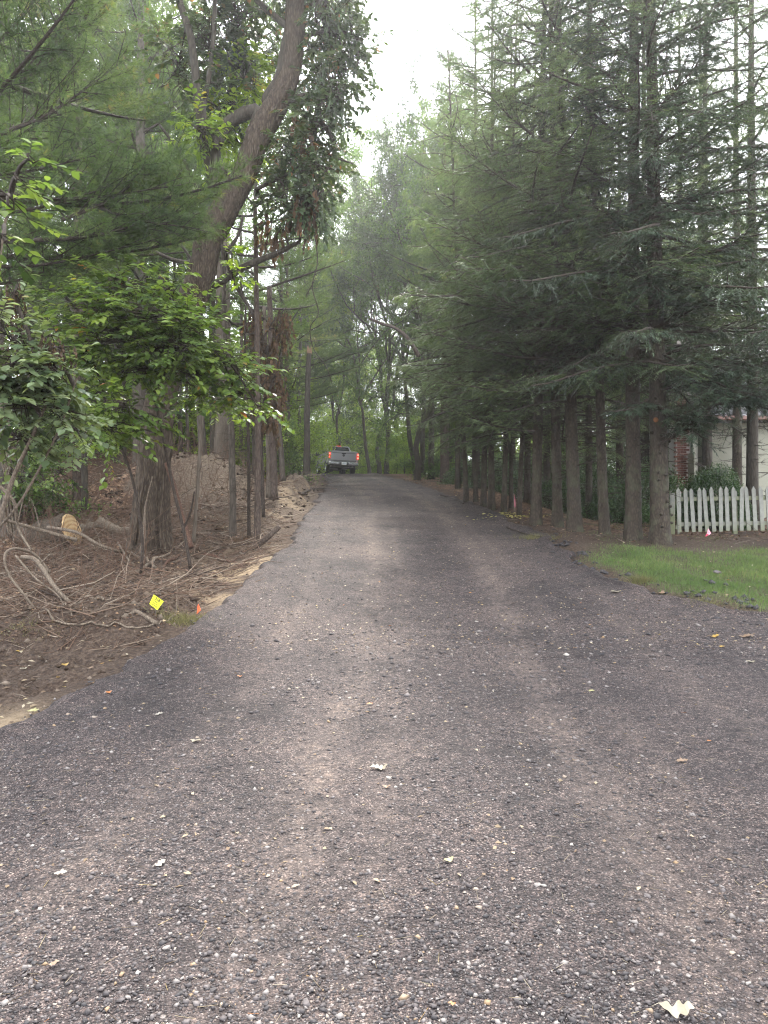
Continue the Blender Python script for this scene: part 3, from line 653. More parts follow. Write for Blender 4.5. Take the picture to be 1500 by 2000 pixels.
# ================================================================== pickup truck at the crest
def truck():
    d = 46.0; cxp = 670
    base = P(cxp, 924, d)
    e = empty('pickup_truck', (base[0], d, G(base[0], d) + .05), 'silver grey pickup truck with lit red tail lights at the crest of the drive', 'pickup truck')
    e.rotation_euler = (R(1.5), R(2.2), R(14))
    paint = simple('silver_paint', (.30, .30, .31), .32, .75, coat=.6); dark = simple('dark_plastic', (.02, .02, .022), .55); chrome = simple('chrome', (.55, .56, .57), .18, 1.0)
    glass = simple('tinted_glass', (.02, .025, .028), .06, spec=.9, coat=.5); tail = simple('tail_lamp_glass', (.5, .01, .008), .2, emit=(1, .03, .02), es=.3)
    tailb = simple('tail_lamp_bulb', (.9, .3, .25), .3, emit=(1, .2, .12), es=1.0); grey = simple('grey_groove', (.09, .09, .095), .5)
    W = 1.0
    ins = lambda x, y, z: x * (1 - .05 * max(0, z - 1.0) / .4) * (1 - .03 * max(0, y - 4.8))
    arch = lambda yc: [(yc + .5 * math.cos(a), .38 + .5 * math.sin(a)) for a in np.linspace(0, math.pi, 9)]
    lower = [(1.78, .5)] + [(4.2, .45)] + [(yc, z) for yc, z in arch(4.75)[::-1] if z > .45] + [(5.3, .48), (5.78, .55), (5.85, .95), (5.74, 1.18), (4.35, 1.33), (1.78, 1.36)]
    prism('body', lower, -W, W, paint, e, .02, ins)
    for sx in (-1, 1):
        side = [(.06, .62), (.75, .62)] + [(yc, z) for yc, z in arch(1.25)[::-1] if z > .6] + [(1.77, .5), (1.77, 1.40), (.06, 1.42)]
        prism('bed_side', side, sx * (W - .07), sx * W, paint, e, .02, ins)
        prism('bed_rail_cap', [(.06, 1.42), (1.77, 1.40), (1.77, 1.43), (.06, 1.45)], sx * .88, sx * .985, dark, e)
    bevbox('bed_floor', (0, .95, .72), (1.84, 1.7, .06), dark, e)
    tg = bevbox('tailgate', (0, .045, 1.06), (1.72, .08, .66), paint, e, .02)
    prism('tailgate_lip', [(-.02, .30), (-.05, .325), (-.045, .36), (.06, .385), (.07, .30)], -.86, .86, paint, tg, .01)
    bevbox('recess', (0, -.041, .24), (1.5, .012, .035), grey, tg, .004)
    hb_ = prism('handle', [(-.055, .185), (-.062, .255), (-.03, .26), (-.03, .18)], -.14, .14, dark, tg, .008)
    em = lathe('emblem', [(-.06, .0), (-.06, .05), (-.055, .075), (-.042, .085), (-.03, .085)], 18, dark, tg, 'y'); em.location = (0, 0.0, .10)
    # shield relief on the emblem
    bm = bmesh.new(); sp = [(-.045, .045), (0, .055), (.045, .045), (.038, -.01), (0, -.06), (-.038, -.01)]
    va = [bm.verts.new((x, -.072, z)) for x, z in sp]; vb = [bm.verts.new((x, -.06, z)) for x, z in sp]; c0 = bm.verts.new((0, -.08, 0))
    for i in range(6): bm.faces.new((va[i], va[(i + 1) % 6], c0)); bm.faces.new((va[i], vb[i], vb[(i + 1) % 6], va[(i + 1) % 6]))
    me = bpy.data.meshes.new('shield'); bm.to_mesh(me); bm.free(); me.materials.append(grey); o = bpy.data.objects.new('shield', me); COL.objects.link(o); o.parent = tg; o.location = (0, 0, .10)
    bevbox('lower_trim', (0, -.045, -.27), (1.66, .01, .10), grey, tg, .003)
    for sx in (-1, 1):
        tl = bevbox('tail_light', (sx * .925, .0, 1.12), (.135, .10, .40), tail, e, .025)
        bevbox('lamp', (sx * .005, -.046, .10), (.08, .02, .10), tailb, tl, .01); bevbox('lamp', (sx * .005, -.046, -.10), (.08, .02, .10), tailb, tl, .01)
    bp = prism('bumper', [(-.16, .50), (-.20, .56), (-.20, .70), (-.17, .745), (.02, .745), (.02, .5)], -.98, .98, chrome, e, .025, lambda x, y, z: x * (1 - .06 * max(0, -y - .1) / .1))
    bevbox('step_pad', (0, -.10, .752), (1.5, .16, .012), dark, bp, .004); bevbox('plate_recess', (0, -.197, .61), (.62, .02, .17), dark, bp, .006)
    lp = bevbox('license_plate', (0.0, -.213, .62), (.32, .012, .16), simple('plate_white', (.75, .76, .76), .4), e, .003)
    for k in range(5): bevbox('plate_character', (-.1 + .05 * k, -.008, -.005), (.024, .004, .06), simple('plate_blue', (.12, .18, .3), .5), lp)
    bevbox('plate_band', (0, -.008, .06), (.2, .004, .018), simple('plate_band_grey', (.3, .32, .36), .5), lp)
    bevbox('hitch', (0, -.12, .44), (.12, .2, .08), dark, e, .01)
    cab = [(-.86, 1.38, 1.80), (-.70, 1.93, 2.0), (.70, 1.93, 2.0), (.86, 1.38, 1.80)]
    bm = bmesh.new()
    L = [(1.80, 1.35, .93), (4.35, 1.33, .93), (3.55, 1.90, .72), (2.05, 1.91, .72)]
    vl = [bm.verts.new((-w_, y, z)) for y, z, w_ in L]; vr = [bm.verts.new((w_, y, z)) for y, z, w_ in L]
    bm.faces.new(vl); bm.faces.new(vr[::-1])
    for i in range(4): bm.faces.new((vl[i], vr[i], vr[(i + 1) % 4], vl[(i + 1) % 4]))
    bmesh.ops.recalc_face_normals(bm, faces=bm.faces[:]); bmesh.ops.bevel(bm, geom=bm.edges[:], offset=.04, segments=3, affect='EDGES')
    me = bpy.data.meshes.new('cab'); bm.to_mesh(me); bm.free(); me.materials.append(paint); cab = bpy.data.objects.new('cab', me); COL.objects.link(cab); cab.parent = e
    def pane(name, pts, th=.012):
        p = np.array(pts, float); n_ = np.cross(p[1] - p[0], p[2] - p[0]); n_ /= np.linalg.norm(n_)
        V = np.concatenate([p + n_ * th, p - n_ * th]); k = len(p); F_ = [list(range(k)), list(range(2 * k - 1, k - 1, -1))]
        me = bpy.data.meshes.new(name); me.from_pydata(V.tolist(), [], F_ + [[i, (i + 1) % k, k + (i + 1) % k, k + i][::-1] for i in range(k)]); me.materials.append(glass)
        o = bpy.data.objects.new(name, me); COL.objects.link(o); o.parent = e; return o
    pane('rear_window', [(-.80, 1.83, 1.42), (.80, 1.83, 1.42), (.65, 2.005, 1.83), (-.65, 2.005, 1.83)])
    pane('windshield', [(-.80, 4.24, 1.42), (.80, 4.24, 1.42), (.63, 3.66, 1.84), (-.63, 3.66, 1.84)])
    for s in (-1, 1):
        pane('side_window', [(s * .915, 2.0, 1.40), (s * .915, 2.95, 1.40), (s * .755, 2.95, 1.82), (s * .755, 2.2, 1.82)])
        pane('side_window', [(s * .915, 3.02, 1.40), (s * .915, 4.0, 1.40), (s * .755, 3.5, 1.82), (s * .755, 3.02, 1.82)])
        m_ = bevbox('side_mirror', (s * 1.17, 3.75, 1.38), (.22, .12, .26), dark, e, .03); bevbox('mirror_arm', (-s * .14, .02, -.03), (.16, .06, .06), dark, m_, .01)
        for yc in (1.25, 4.75):
            t = lathe('wheel', [(-.12, .24), (-.135, .30), (-.13, .37), (-.10, .40), (.10, .40), (.13, .37), (.135, .30), (.12, .24)], 28, M['rubber'], e); t.location = (s * .86, yc, .40)
            r_ = lathe('rim', [(s * .05, .0), (s * .10, .05), (s * .06, .09), (s * .085, .19), (s * .12, .245), (-s * .12, .245)], 14, chrome, t)
    bevbox('brake_lamp', (0, 2.02, 1.905), (.30, .05, .03), tail, e, .004)
    for xx in (-.25, 0, .25): bevbox('roof_marker', (xx, 2.35, 1.93), (.05, .09, .03), simple('amber_lamp', (.4, .12, .04), .3), e, .008)
    bevbox('chassis', (0, 2.9, .50), (.95, 5.2, .16), M['black'], e, .01)
    for yc in (1.25, 4.75):
        o = lathe('axle', [(-.8, .0), (-.8, .045), (-.15, .05), (-.1, .15), (.1, .15), (.15, .05), (.8, .045), (.8, 0)], 12, M['black'], e); o.location = (0, yc, .40)
    o = bevbox('exhaust_pipe', (.62, .3, .42), (.08, .7, .08), simple('steel_pipe', (.3, .28, .26), .4, .9), e, .03)
truck()

# ================================================================== trees
def trunk_mesh(pts, rad, sides, mat, parent=None, rough=.10, name='trunk', flare=0, seed=0, ridge=0.0):
    n = len(pts); V, Q, T = tube(pts, rad, sides, True, rough, seed)
    if ridge or flare:
        c = np.repeat(np.asarray(pts), sides, 0); b = V[:n * sides]; dv = b - c; L = np.linalg.norm(dv, axis=1, keepdims=True)
        a = np.tile(np.arange(sides) * 2 * math.pi / sides, n); s = np.repeat(np.cumsum(np.r_[0, np.linalg.norm(np.diff(pts, axis=0), axis=1)]), sides)
        k = np.ones(n * sides)
        if flare: k += flare * np.exp(-s / .22) * (1 + .55 * np.sin(a * 5 + seed) + .35 * np.sin(a * 3 + 1.3 * seed))
        if ridge: k += ridge * (np.abs(vnoise(a * 9 + .5 * vnoise(s * 2, a), s * 1.5, seed) - .5) * 2 - .5) + ridge * .6 * (np.abs(vnoise(a * 19, s * 4, seed + 3) - .5) * 2 - .5)
        V[:n * sides] = c + dv * k[:, None]
    return build(name, V, [Q, T], mat, parent, sm=True)

def straight_trunk(h, r0, seed, wob=.05, n=28, z0=-.25):
    z = np.linspace(z0, h, n) if n < 40 else np.concatenate([np.linspace(z0, 1.2, n // 2), np.linspace(1.3, h, n - n // 2)])
    x = wob * (vnoise(z * .35, seed * 1.7, seed) - .5) * 2 * smooth(z, 0, 2); y = wob * (vnoise(z * .35, seed * 2.9 + 5, seed) - .5) * 2 * smooth(z, 0, 2)
    return np.stack([x, y, z], 1), r0 * (1 - .88 * np.clip(z / h, 0, 1)) + .01

def conifer(seed, h, zc, Lmax, kind='hemlock', nb=52, droop=.35, dead=60, up=0.1, step=.10, sstep=.035, lop=None):
    """meshes for boughs and needles, local coords, trunk on the z axis"""
    global rng
    keep = rng; rng = np.random.default_rng(seed)
    gw = Geo(); gn = Geo(); TA, TB, TR = [], [], []; tw = []
    for i in range(nb):
        f = (i + rng.random()) / nb; z = zc + (h - .3 - zc) * f ** 1.05
        rel = (z - zc) / (h - zc); L = Lmax * (1 - rel) ** .75 * (.7 + .3 * smooth(rel, 0, .15)) * (.6 + .5 * rng.random()) + .25
        az = i * 2.4 + rng.random() * .9
        if lop is not None: L *= lop(az)
        el = up + .35 * rel + .12 * rng.normal()
        t = np.linspace(0, 1, 8); rr = t * L
        dz = rr * math.tan(el) - droop * L * t ** 2.0 + (.10 * L * t ** 6 if kind != 'pine' else .25 * L * t ** 2)
        saz = az + .25 * rng.normal() * t
        pts = np.stack([np.cos(saz) * rr, np.sin(saz) * rr, z + dz], 1)
        rb = .012 + .010 * L
        V, Q, T = tube(pts, rb * (1 - .8 * t) + .003, 5, False); gw.add(V, Q, T, .5)
        # twigs
        nt_ = max(3, int(L / step)); tt = np.repeat(np.linspace(.12 if kind != 'pine' else .3, .99, nt_), 2); sg = np.tile([1., -1.], nt_); tt = np.clip(tt + rng.normal(size=len(tt)) * .01, .05, 1)
        o = np.stack([np.interp(tt, t, pts[:, k]) for k in range(3)], 1)
        fw = nrm(np.stack([np.interp(np.minimum(tt + .05, 1), t, pts[:, k]) - np.interp(np.maximum(tt - .05, 0), t, pts[:, k]) for k in range(3)], 1))
        sd_ = nrm(np.cross(fw, [0, 0, 1.])) * sg[:, None]
        an = R(52) + .2 * rng.normal(size=len(tt))
        dr = nrm(fw * np.cos(an)[:, None] + sd_ * np.sin(an)[:, None] + [0, 0, -.10] + .12 * rng.normal(size=(len(tt), 3)) + ([0, 0, .35] if kind == 'pine' else [0, 0, 0]))
        tl = (L * .36 * (1 - tt) ** .6 * (.35 + .65 * smooth(tt, .05, .35)) + .12) * (.7 + .6 * rng.random(len(tt)))
        TA.append(o); TB.append(o + dr * tl[:, None] + np.array([0, 0, -1.]) * (tl ** 1.6)[:, None] * (.28 if kind != 'pine' else -.05)); TR.append(np.full(len(tt), .004))
    A = np.concatenate(TA); B = np.concatenate(TB); L = np.linalg.norm(B - A, axis=1); dv = nrm(B - A)
    V, Q = sticks(A, B, .0055, .002, 3); gw.add(V, Q, None, .5)
    if kind == 'pine':
        k = np.maximum(2, (L / .07).astype(int)); idx = np.repeat(np.arange(len(A)), k); pos = np.concatenate([np.linspace(.2, 1, q) for q in k])
        o = A[idx] + (B - A)[idx] * pos[:, None] + .02 * rng.normal(size=(len(idx), 3)); m = 15
        br = rng.random(len(idx)); o = np.repeat(o, m, 0); d0 = np.repeat(dv[idx], m, 0)
        dd = nrm(d0 * .75 + .8 * rdir(len(o)) + [0, 0, .1])
        cl_ = fbm(o[::m, 0] * 1.1 + 3, o[::m, 2] * 1.4 + o[::m, 1], 3, seed); tint = np.clip(np.repeat(.40 + 1.5 * (cl_ - .5) + .10 * rng.normal(size=len(idx)) + .35 * (br > .98), m) + .05 * rng.normal(size=len(o)), 0, 1)
        leaves(gn, o, dd, rdir(len(o)), .13 * (.7 + .5 * rng.random(len(o))), .0085, tint, SPRIG)
    else:
        k = np.maximum(2, (L / sstep).astype(int) * 2); idx = np.repeat(np.arange(len(A)), k); pos = np.concatenate([(np.arange(q) // 2 + .5) * 2 / q for q in k]); sg = np.concatenate([np.where(np.arange(q) % 2, 1., -1.) for q in k])
        o = A[idx] + (B - A)[idx] * pos[:, None]; d0 = dv[idx]; s = nrm(np.cross(d0, [0, 0, 1.])) * sg[:, None]
        if kind == 'spruce': dd = nrm(d0 * .75 + .55 * rdir(len(o)) + s * .25 + [0, 0, -.12]); Wd = .017
        else: dd = nrm(d0 * .62 + s * .62 + .18 * rdir(len(o)) + [0, 0, -.15]); Wd = .016
        nn = nrm(rdir(len(o)) * .45 + [0, 0, 1.])
        clump = fbm(o[:, 0] * 1.3 + 9, o[:, 2] * 1.3 + o[:, 1], 3, seed)
        tint = np.clip(.42 + .9 * (clump - .5) + .12 * rng.normal(size=len(o)) + .15 * (pos > .8), 0, 1)
        leaves(gn, o, dd, nn, (.035 + .075 * (1 - pos * .5)) * (.7 + .6 * rng.random(len(o))), Wd, tint, SPRIG)
    if dead:
        z = .5 + (zc - .2 + 1.2) * rng.random(dead) ** .8; az = rng.random(dead) * 6.283; Ld = (.25 + 1.3 * rng.random(dead) ** 2 * smooth(z, 0, 2))
        a = np.stack([0 * z, 0 * z, z], 1); b = a + np.stack([np.cos(az) * Ld * .55, np.sin(az) * Ld * .55, Ld * (.0 + .12 * rng.normal(size=dead))], 1); c = b + np.stack([np.cos(az + .3) * Ld * .5, np.sin(az + .3) * Ld * .5, -Ld * .12 + .1 * Ld * rng.normal(size=dead)], 1)
        V, Q = sticks(a, b, .009, .006, 4); gw.add(V, Q); V, Q = sticks(b, c, .006, .002, 3); gw.add(V, Q)
        m = 5; b2 = np.repeat(b + (c - b) * .3, m, 0) ; e2 = b2 + nrm(np.repeat(nrm(c - a), m, 0) + .8 * rdir(len(b2))) * (.08 + .25 * rng.random((len(b2), 1))) * .8
        V, Q = sticks(b2, e2, .003, .0015, 3); gw.add(V, Q)
    rng = keep
    return gw, gn

def sub_mesh(g, name, mat):
    o = g.out(name, mat); me = o.data; bpy.data.objects.remove(o); return me
def child(name, me, parent, kind=None, loc=None, scale=None, rz=None):
    o = bpy.data.objects.new(name, me); COL.objects.link(o); o.parent = parent
    if kind: o['kind'] = kind
    if loc is not None: o.location = loc
    if scale is not None: o.scale = scale
    if rz is not None: o.rotation_euler = (0, 0, rz)
    return o

CV = {}
def variant(key, seed, h, zc, Lmax, kind, wmat, nmat, **kw):
    gw, gn = conifer(seed, h, zc, Lmax, kind, **kw); CV[key] = (sub_mesh(gw, 'branchwork', M[wmat]), sub_mesh(gn, 'crown', M[nmat]), h)
variant('hem1', 101, 17, 3.0, 3.6, 'hemlock', 'twig', 'hemlock', nb=52, droop=.28, step=.12, sstep=.05)
variant('hem2', 102, 16, 2.4, 3.1, 'hemlock', 'twig', 'hemlock', nb=90, droop=.32, step=.12, sstep=.05, dead=90)
variant('spr1', 103, 17, 2.9, 3.3, 'spruce', 'twig', 'spruce', nb=62, droop=.38, step=.12, sstep=.045, up=.05)
variant('spr2', 104, 15, 3.4, 2.8, 'spruce', 'twig', 'spruce', nb=50, droop=.36, step=.13, sstep=.05, up=.02, dead=90)
variant('pin1', 105, 17, 4.4, 4.0, 'pine', 'twig', 'pine', nb=60, droop=.05, step=.14, up=.08, dead=70)
variant('pin2', 106, 15, 3.6, 3.1, 'pine', 'twig', 'pine', nb=50, droop=.05, step=.15, up=.05, dead=90)

def conifer_tree(name, px, d, wpx, key, mat, label, cat='tree', group=None, lean=(0, 0), hs=1., rz=0., xs=1., x=None, seed=0, sides=16, z=None, flare=.35):
    X_ = (px - 750) / F * d if x is None else x
    gz_ = G(X_, d) if z is None else z
    e = empty(name, (X_, d, gz_), label, cat, group)
    bw_, cr_, h = CV[key]; r0 = wpx / F * d / 2 if wpx else .12
    pts, rad = straight_trunk(h * hs, r0 * 1.08, seed, .03, 44 if sides > 12 else 18)
    trunk_mesh(pts, rad, sides, M[mat], e, .08, 'trunk', flare, seed, .05 if sides > 12 else 0)
    child('branchwork', bw_, e, 'stuff', scale=(xs, xs, hs), rz=rz); child('crown', cr_, e, 'stuff', scale=(xs, xs, hs), rz=rz)
    e.rotation_euler = (R(lean[1]), R(lean[0]), 0)
    return e

# --- the row of big conifers on the right
gr = 'tall conifers in a row along the right side of the drive'
right = [
 (1290, 13.0, 32, 'spr1', 'sprucebark', 'thickest spruce trunk nearest the white picket fence, with a sawn orange branch stub', (-1.0, 0), 1.0, .3),
 (1236, 13.5, 27, 'hem1', 'sprucebark', 'second thickest conifer trunk just left of the thickest one by the fence', (0.3, 0), 1.0, 1.9),
 (1180, 14.2, 17, 'spr2', 'sprucebark', 'thin dark conifer leaning left with a curved flared base between two thick trunks', (-1.4, 0), 1.0, 4.0),
 (1122, 14.6, 23, 'hem2', 'sprucebark', 'mossy conifer trunk, rightmost of the close group of three', (-1.6, 0), 1.05, .8),
 (1089, 15.3, 17, 'spr2', 'sprucebark', 'slim greenish conifer trunk, middle of the close group of three', (-.6, 0), 1.05, 2.5),
 (1047, 15.5, 18, 'hem1', 'sprucebark', 'reddish conifer trunk with a dark bark base, leftmost of the close group of three', (1.0, 0), .95, 5.2),
]
for k, (px, d, wp, key, mt, lb, ln, hs, rz) in enumerate(right):
    t_ = conifer_tree('conifer_tree', px, d, wp, key, mt, lb, 'conifer', gr, ln, hs, rz, seed=k + 3, sides=26, flare=.75)
    if k == 0:
        st = lathe('branch_stub', [(-.14, .055), (-.02, .05), (0, .045), (0, 0)], 14, M['sprucebark'], t_, 'y'); st.scale = (1, -1, 1); st.location = (-.10, -.15, P(1265, 822, 13)[2] - t_.location.z); 
        cf = lathe('cut_face', [(0, 0), (0.004, .046), (0, .047)], 14, simple('orange_cut', (.2, .085, .035), .8, noise=.2), t_, 'y'); cf.scale = (1, -1, 1); cf.location = (-.10, -.152, st.location.z)
        # knots up the trunk
        g = Geo(); r_ = np.random.default_rng(5)
        for q in range(46):
            z = .3 + 4.2 * r_.random(); a = -1.57 + 2.4 * (r_.random() - .5); rr = .2 * (1 - .05 * z)
            c = np.array([math.cos(a) * rr * .93, math.sin(a) * rr * .93, z]); dd = np.array([math.cos(a), math.sin(a), .25])
            V, Q, T = tube([c, c + dd * .03, c + dd * .045], [.03, .022, .006], 7); g.add(V, Q, T)
        g.out('knots', M['darkbark'], t_, kind='stuff')

for k, (px, d, rr, hh, lb) in enumerate([(1000, 27, 1.8, 1.5, 'dim evergreen shrub behind the pink flagged stake'), (1060, 26, 1.8, 1.7, 'dim evergreen shrub behind the left pair of the close group'), (1130, 27, 2.0, 1.9, 'dim evergreen shrub seen between the close group and the thin leaning spruce'), (1205, 25, 1.8, 2.0, 'dim evergreen shrub seen left of the second thickest trunk'), (940, 31, 1.8, 1.3, 'dim evergreen shrub behind the yellow leaf patch'), (1090, 40, 4., 3., 'broad dark thicket far behind the close group'), (1230, 36, 4., 3.2, 'broad dark thicket far behind the second thickest trunk'), (960, 44, 3.6, 2.4, 'broad dark thicket far behind the slender poles'), (1265, 21, 1.2, 1.7, 'tall green shrub in the narrow gap between the two thickest trunks')]):
    x_ = (px - 750) / F * d; bush('evergreen_shrub', (x_, d, G(x_, d) - .1), (rr, .9, hh), 7000, M['bush'], lb, L=.075 if d < 33 else .14)
# --- slim trunks deeper on the right
slim = [(1014, 17.0, 8, 'hem2', 'slender pole conifer behind the pink survey flag, leaning right', (2.2, 0)), (998, 18.5, 7, 'spr2', 'slender pole conifer just left of the pink survey flag', (.5, 0)), (984, 17.8, 9, 'hem2', 'pale green slender conifer pole leaning right, second left of the pink flag', (1.6, 0)),
        (960, 18.4, 11, 'hem2', 'reddish slender conifer trunk above the yellow leaf patch on the road edge', (.2, 0)), (944, 19.2, 10, 'hem1', 'greenish slender conifer left of the reddish slender trunk', (1.6, 0)), (929, 20.8, 8, 'spr2', 'thin pole behind the nearest road edge sapling on the right', (0, 0)),
        (911, 20.0, 8, 'hem2', 'thin dark sapling leaning left right at the road edge', (-2.2, 0)), (894, 27.0, 9, 'spr2', 'dark slim trunk right of the short pinkish trunk', (0, 0)), (1030, 21.5, 11, 'hem1', 'shaded conifer trunk behind the close group of three', (0, 0)), (1150, 19.5, 12, 'hem2', 'shaded slim conifer deep behind the thin leaning spruce', (0, 0)),
        (1068, 23, 13, 'spr1', 'shaded trunk seen between the two left trunks of the close group', (0, 0)), (1210, 22.0, 14, 'hem1', 'shaded conifer beyond the gap left of the second thickest trunk', (0, 0))]
for k, (px, d, wp, key, lb, ln) in enumerate(slim):
    conifer_tree('slender_conifer', px, d, wp, key, 'sprucebark', lb, 'conifer', 'slender conifers behind the right hand row', ln, .75 + .03 * (k % 4), k * 1.3, .75, seed=k + 20, sides=12, flare=.25)
conifer_tree('conifer_tree', 869, 33.0, 17, 'pin2', 'pinebark', 'short stout pinkish pine trunk at the far right bend of the drive', 'conifer', None, (0, 0), 1.1, .4, seed=41, sides=16)
mid_r = [(1380, 19.5, 18, 'spr1', 'dark conifer standing between the fence and the house chimney', 1.), (1470, 17.0, 20, 'hem1', 'dark conifer whose boughs hang over the house roof, at the right edge', 1.05), (1620, 12.5, 24, 'spr1', 'conifer just outside the right edge of the view sending boughs over the lawn', 1.),
         (1440, 23, 16, 'hem1', 'tall feathery hemlock high behind the house roof at the right', 1.25), (1260, 27, 16, 'hem1', 'tall hemlock whose top fills the gap behind the two thickest trunks', 1.35), (1540, 26, 16, 'hem2', 'tall hemlock beyond the right edge of the house', 1.4), (1150, 31, 15, 'spr1', 'tall spruce top showing behind the thin leaning trunk', 1.45), (1370, 33, 15, 'hem2', 'farther tall hemlock high over the house chimney', 1.6), (880, 40, 12, 'spr2', 'dark evergreen trunk beyond the stout pinkish pine', 1.1), (842, 38, 11, 'pin2', 'dark pine trunk left of the stout pinkish pine', 1.2), (930, 27, 14, 'pin1', 'light green pine with soft boughs above the slender poles', 1.15), (1000, 29, 14, 'pin2', 'light green pine showing behind the hemlock boughs', 1.3), (1090, 26, 14, 'hem1', 'tall hemlock behind the right hand row', 1.3), (1330, 26, 16, 'hem2', 'tall hemlock left of the brick chimney', 1.2)]
for k, (px, d, wp, key, lb, hs) in enumerate(mid_r):
    conifer_tree('evergreen_tree', px, d, wp, key, 'darkbark' if 'dark' in lb else 'sprucebark', lb, 'evergreen', None, (0, 0), hs, k * 2.1, seed=k + 50, sides=12)

# --- pines on the left
left_c = [(-70, 9.6, 26, 'pin1', 'pinebark', 'near white pine at the left edge spreading long soft boughs over the woods edge', 1.0, .5), (150, 16, 16, 'pin2', 'pinebark', 'white pine behind the leafy sapling on the left', 1.1, 2.),
          (498, 21, 10, 'pin2', 'darkbark', 'thin dark pine trunk with bare dead side twigs right of the big oak', 1.15, 1.2), (560, 30, 12, 'pin1', 'pinebark', 'soft light green pine over the left side of the drive', .66, 3.), (230, 24, 28, 'pin1', 'darkbark', 'wide dark trunk deep behind the cut log', 1.1, 4.), (273, 22, 27, 'pin2', 'greybark', 'wide grey trunk directly behind the big oak on its left', 1.3, 5.),
          (600, 44, 12, 'pin1', 'darkbark', 'distant pine left of the truck', 1.0, 2.2), (828, 62, 10, 'pin1', 'darkbark', 'distant pine beyond the crest right of the truck', 1.3, .2), (60, 20, 15, 'hem1', 'darkbark', 'dark hemlock in the shade at the far left', 1.0, .9)]
for k, (px, d, wp, key, mt, lb, hs, rz) in enumerate(left_c):
    conifer_tree('pine_tree', px, d, wp, key, mt, lb, 'pine', None, (0, 0), hs, rz, seed=k + 70, sides=16)

# --- broadleaf trees (four shapes)
def broad(seed, h, fork, spread, r0, nleaf, LL, leaders=4, bend=.25, skirt=0.):
    global rng
    keep = rng; rng = np.random.default_rng(seed); gw = Geo(); gl = Geo(); tips = []
    z = np.linspace(-.2, fork, 9); tr = np.stack([bend * (vnoise(z * .4, seed, seed) - .5) * 2, bend * (vnoise(z * .4, seed + 9.1, seed) - .5) * 2, z], 1); tr[:, :2] -= tr[1, :2]
    tr[:, :2] *= smooth(z, -.2, 2.)[:, None]
    V, Q, T = tube(tr, r0 * (1 + .35 * np.exp(-np.maximum(z, 0) / .3)) * (1 - .35 * z / fork), 10, False, .1, seed); gw.add(V, Q, T)
    def grow(p, d, L, r, lv):
        n = 6; pts = [p]; dd = d.copy()
        for i in range(n):
            dd = nrm(dd + .22 * rng.normal(size=3) + [0, 0, .07 if lv < 2 else -.02]); pts.append(pts[-1] + dd * L / n)
        pts = np.array(pts); rad = r * (1 - .72 * np.linspace(0, 1, n + 1)) + .004
        V, Q, T = tube(pts, rad, 6 if lv < 2 else 4, False); gw.add(V, Q, T)
        if lv >= 3:
            tips.append((pts, L)); return
        m = [6, 5, 4][lv]
        for k in range(m):
            t = .28 + .72 * (k + rng.random() * .6) / m; i = min(int(t * n), n - 1); q = pts[i] + (pts[i + 1] - pts[i]) * (t * n - i)
            a = nrm(np.cross(dd, rdir(1)[0])); nd = nrm(dd * .6 + a * .85 + [0, 0, .1]); grow(q, nd, L * (.62 - .12 * t) * (.8 + .4 * rng.random()), max(rad[i] * .6, .006), lv + 1)
        tips.append((pts[-3:], L * .4))
    for k in range(leaders):
        a = k * 6.283 / leaders + rng.random(); d = nrm(np.array([math.cos(a) * spread, math.sin(a) * spread, 1.2 if k else 2.5])); grow(tr[-1] - [0, 0, .25 * k], d, (h - fork) * (.75 if k else .95), r0 * (.62 if k < 1 else .45), 0 if k < 1 else 1)
    for k in range(int(4 + skirt)):
        zz = fork * (.45 + .5 * rng.random()) if not skirt else fork * (.15 + .8 * rng.random()); a = rng.random() * 6.28; p = np.array([np.interp(zz, z, tr[:, 0]), np.interp(zz, z, tr[:, 1]), zz]); grow(p, nrm(np.array([math.cos(a), math.sin(a), .35])), (h - fork) * .32, r0 * .16, 2)
    pts = np.concatenate([t[0] for t in tips]); wt = len(pts)
    idx = rng.integers(0, wt, nleaf); base = pts[idx]; cl = rdir(nleaf) * (.28 * rng.random((nleaf, 1)) ** .6) * LL / .1
    o = base + cl; tint = np.clip(.4 + .5 * (fbm(o[:, 0] * .9, o[:, 2] * .9 + o[:, 1], 3, seed) - .5) * 2 + .13 * rng.normal(size=nleaf), 0, 1)
    leaves(gl, o, nrm(rdir(nleaf) + [0, 0, -.35]), nrm(rdir(nleaf) * .8 + [0, 0, 1.]), LL * (.7 + .6 * rng.random(nleaf)), LL * .62, tint, DIAM)
    rng = keep; return gw, gl
BV = {}
def bvar(key, bk, lf, *a, **k):
    gw, gl = broad(*a, **k); BV[key] = (sub_mesh(gw, 'trunk', M[bk]), sub_mesh(gl, 'crown', M[lf]))
bvar('br1', 'darkbark', 'broad', 201, 21, 8.0, .8, .22, 44000, .15)
bvar('br2', 'greybark', 'broad', 202, 19, 6.0, 1.0, .18, 40000, .15, leaders=3, bend=.9)
bvar('br3', 'darkbark', 'oakleaf', 203, 22, 9.0, .7, .24, 40000, .14, bend=.5)
bvar('lim', 'greybark', 'lime', 204, 12, 4.0, 1.1, .10, 30000, .12, leaders=4, skirt=8)
bvar('und', 'twig', 'lime', 205, 4.6, 1.2, 1.6, .045, 13000, .10, leaders=5, skirt=8)
bvar('und2', 'twig', 'broad', 206, 3.6, .9, 1.8, .04, 12000, .10, leaders=5, skirt=8)
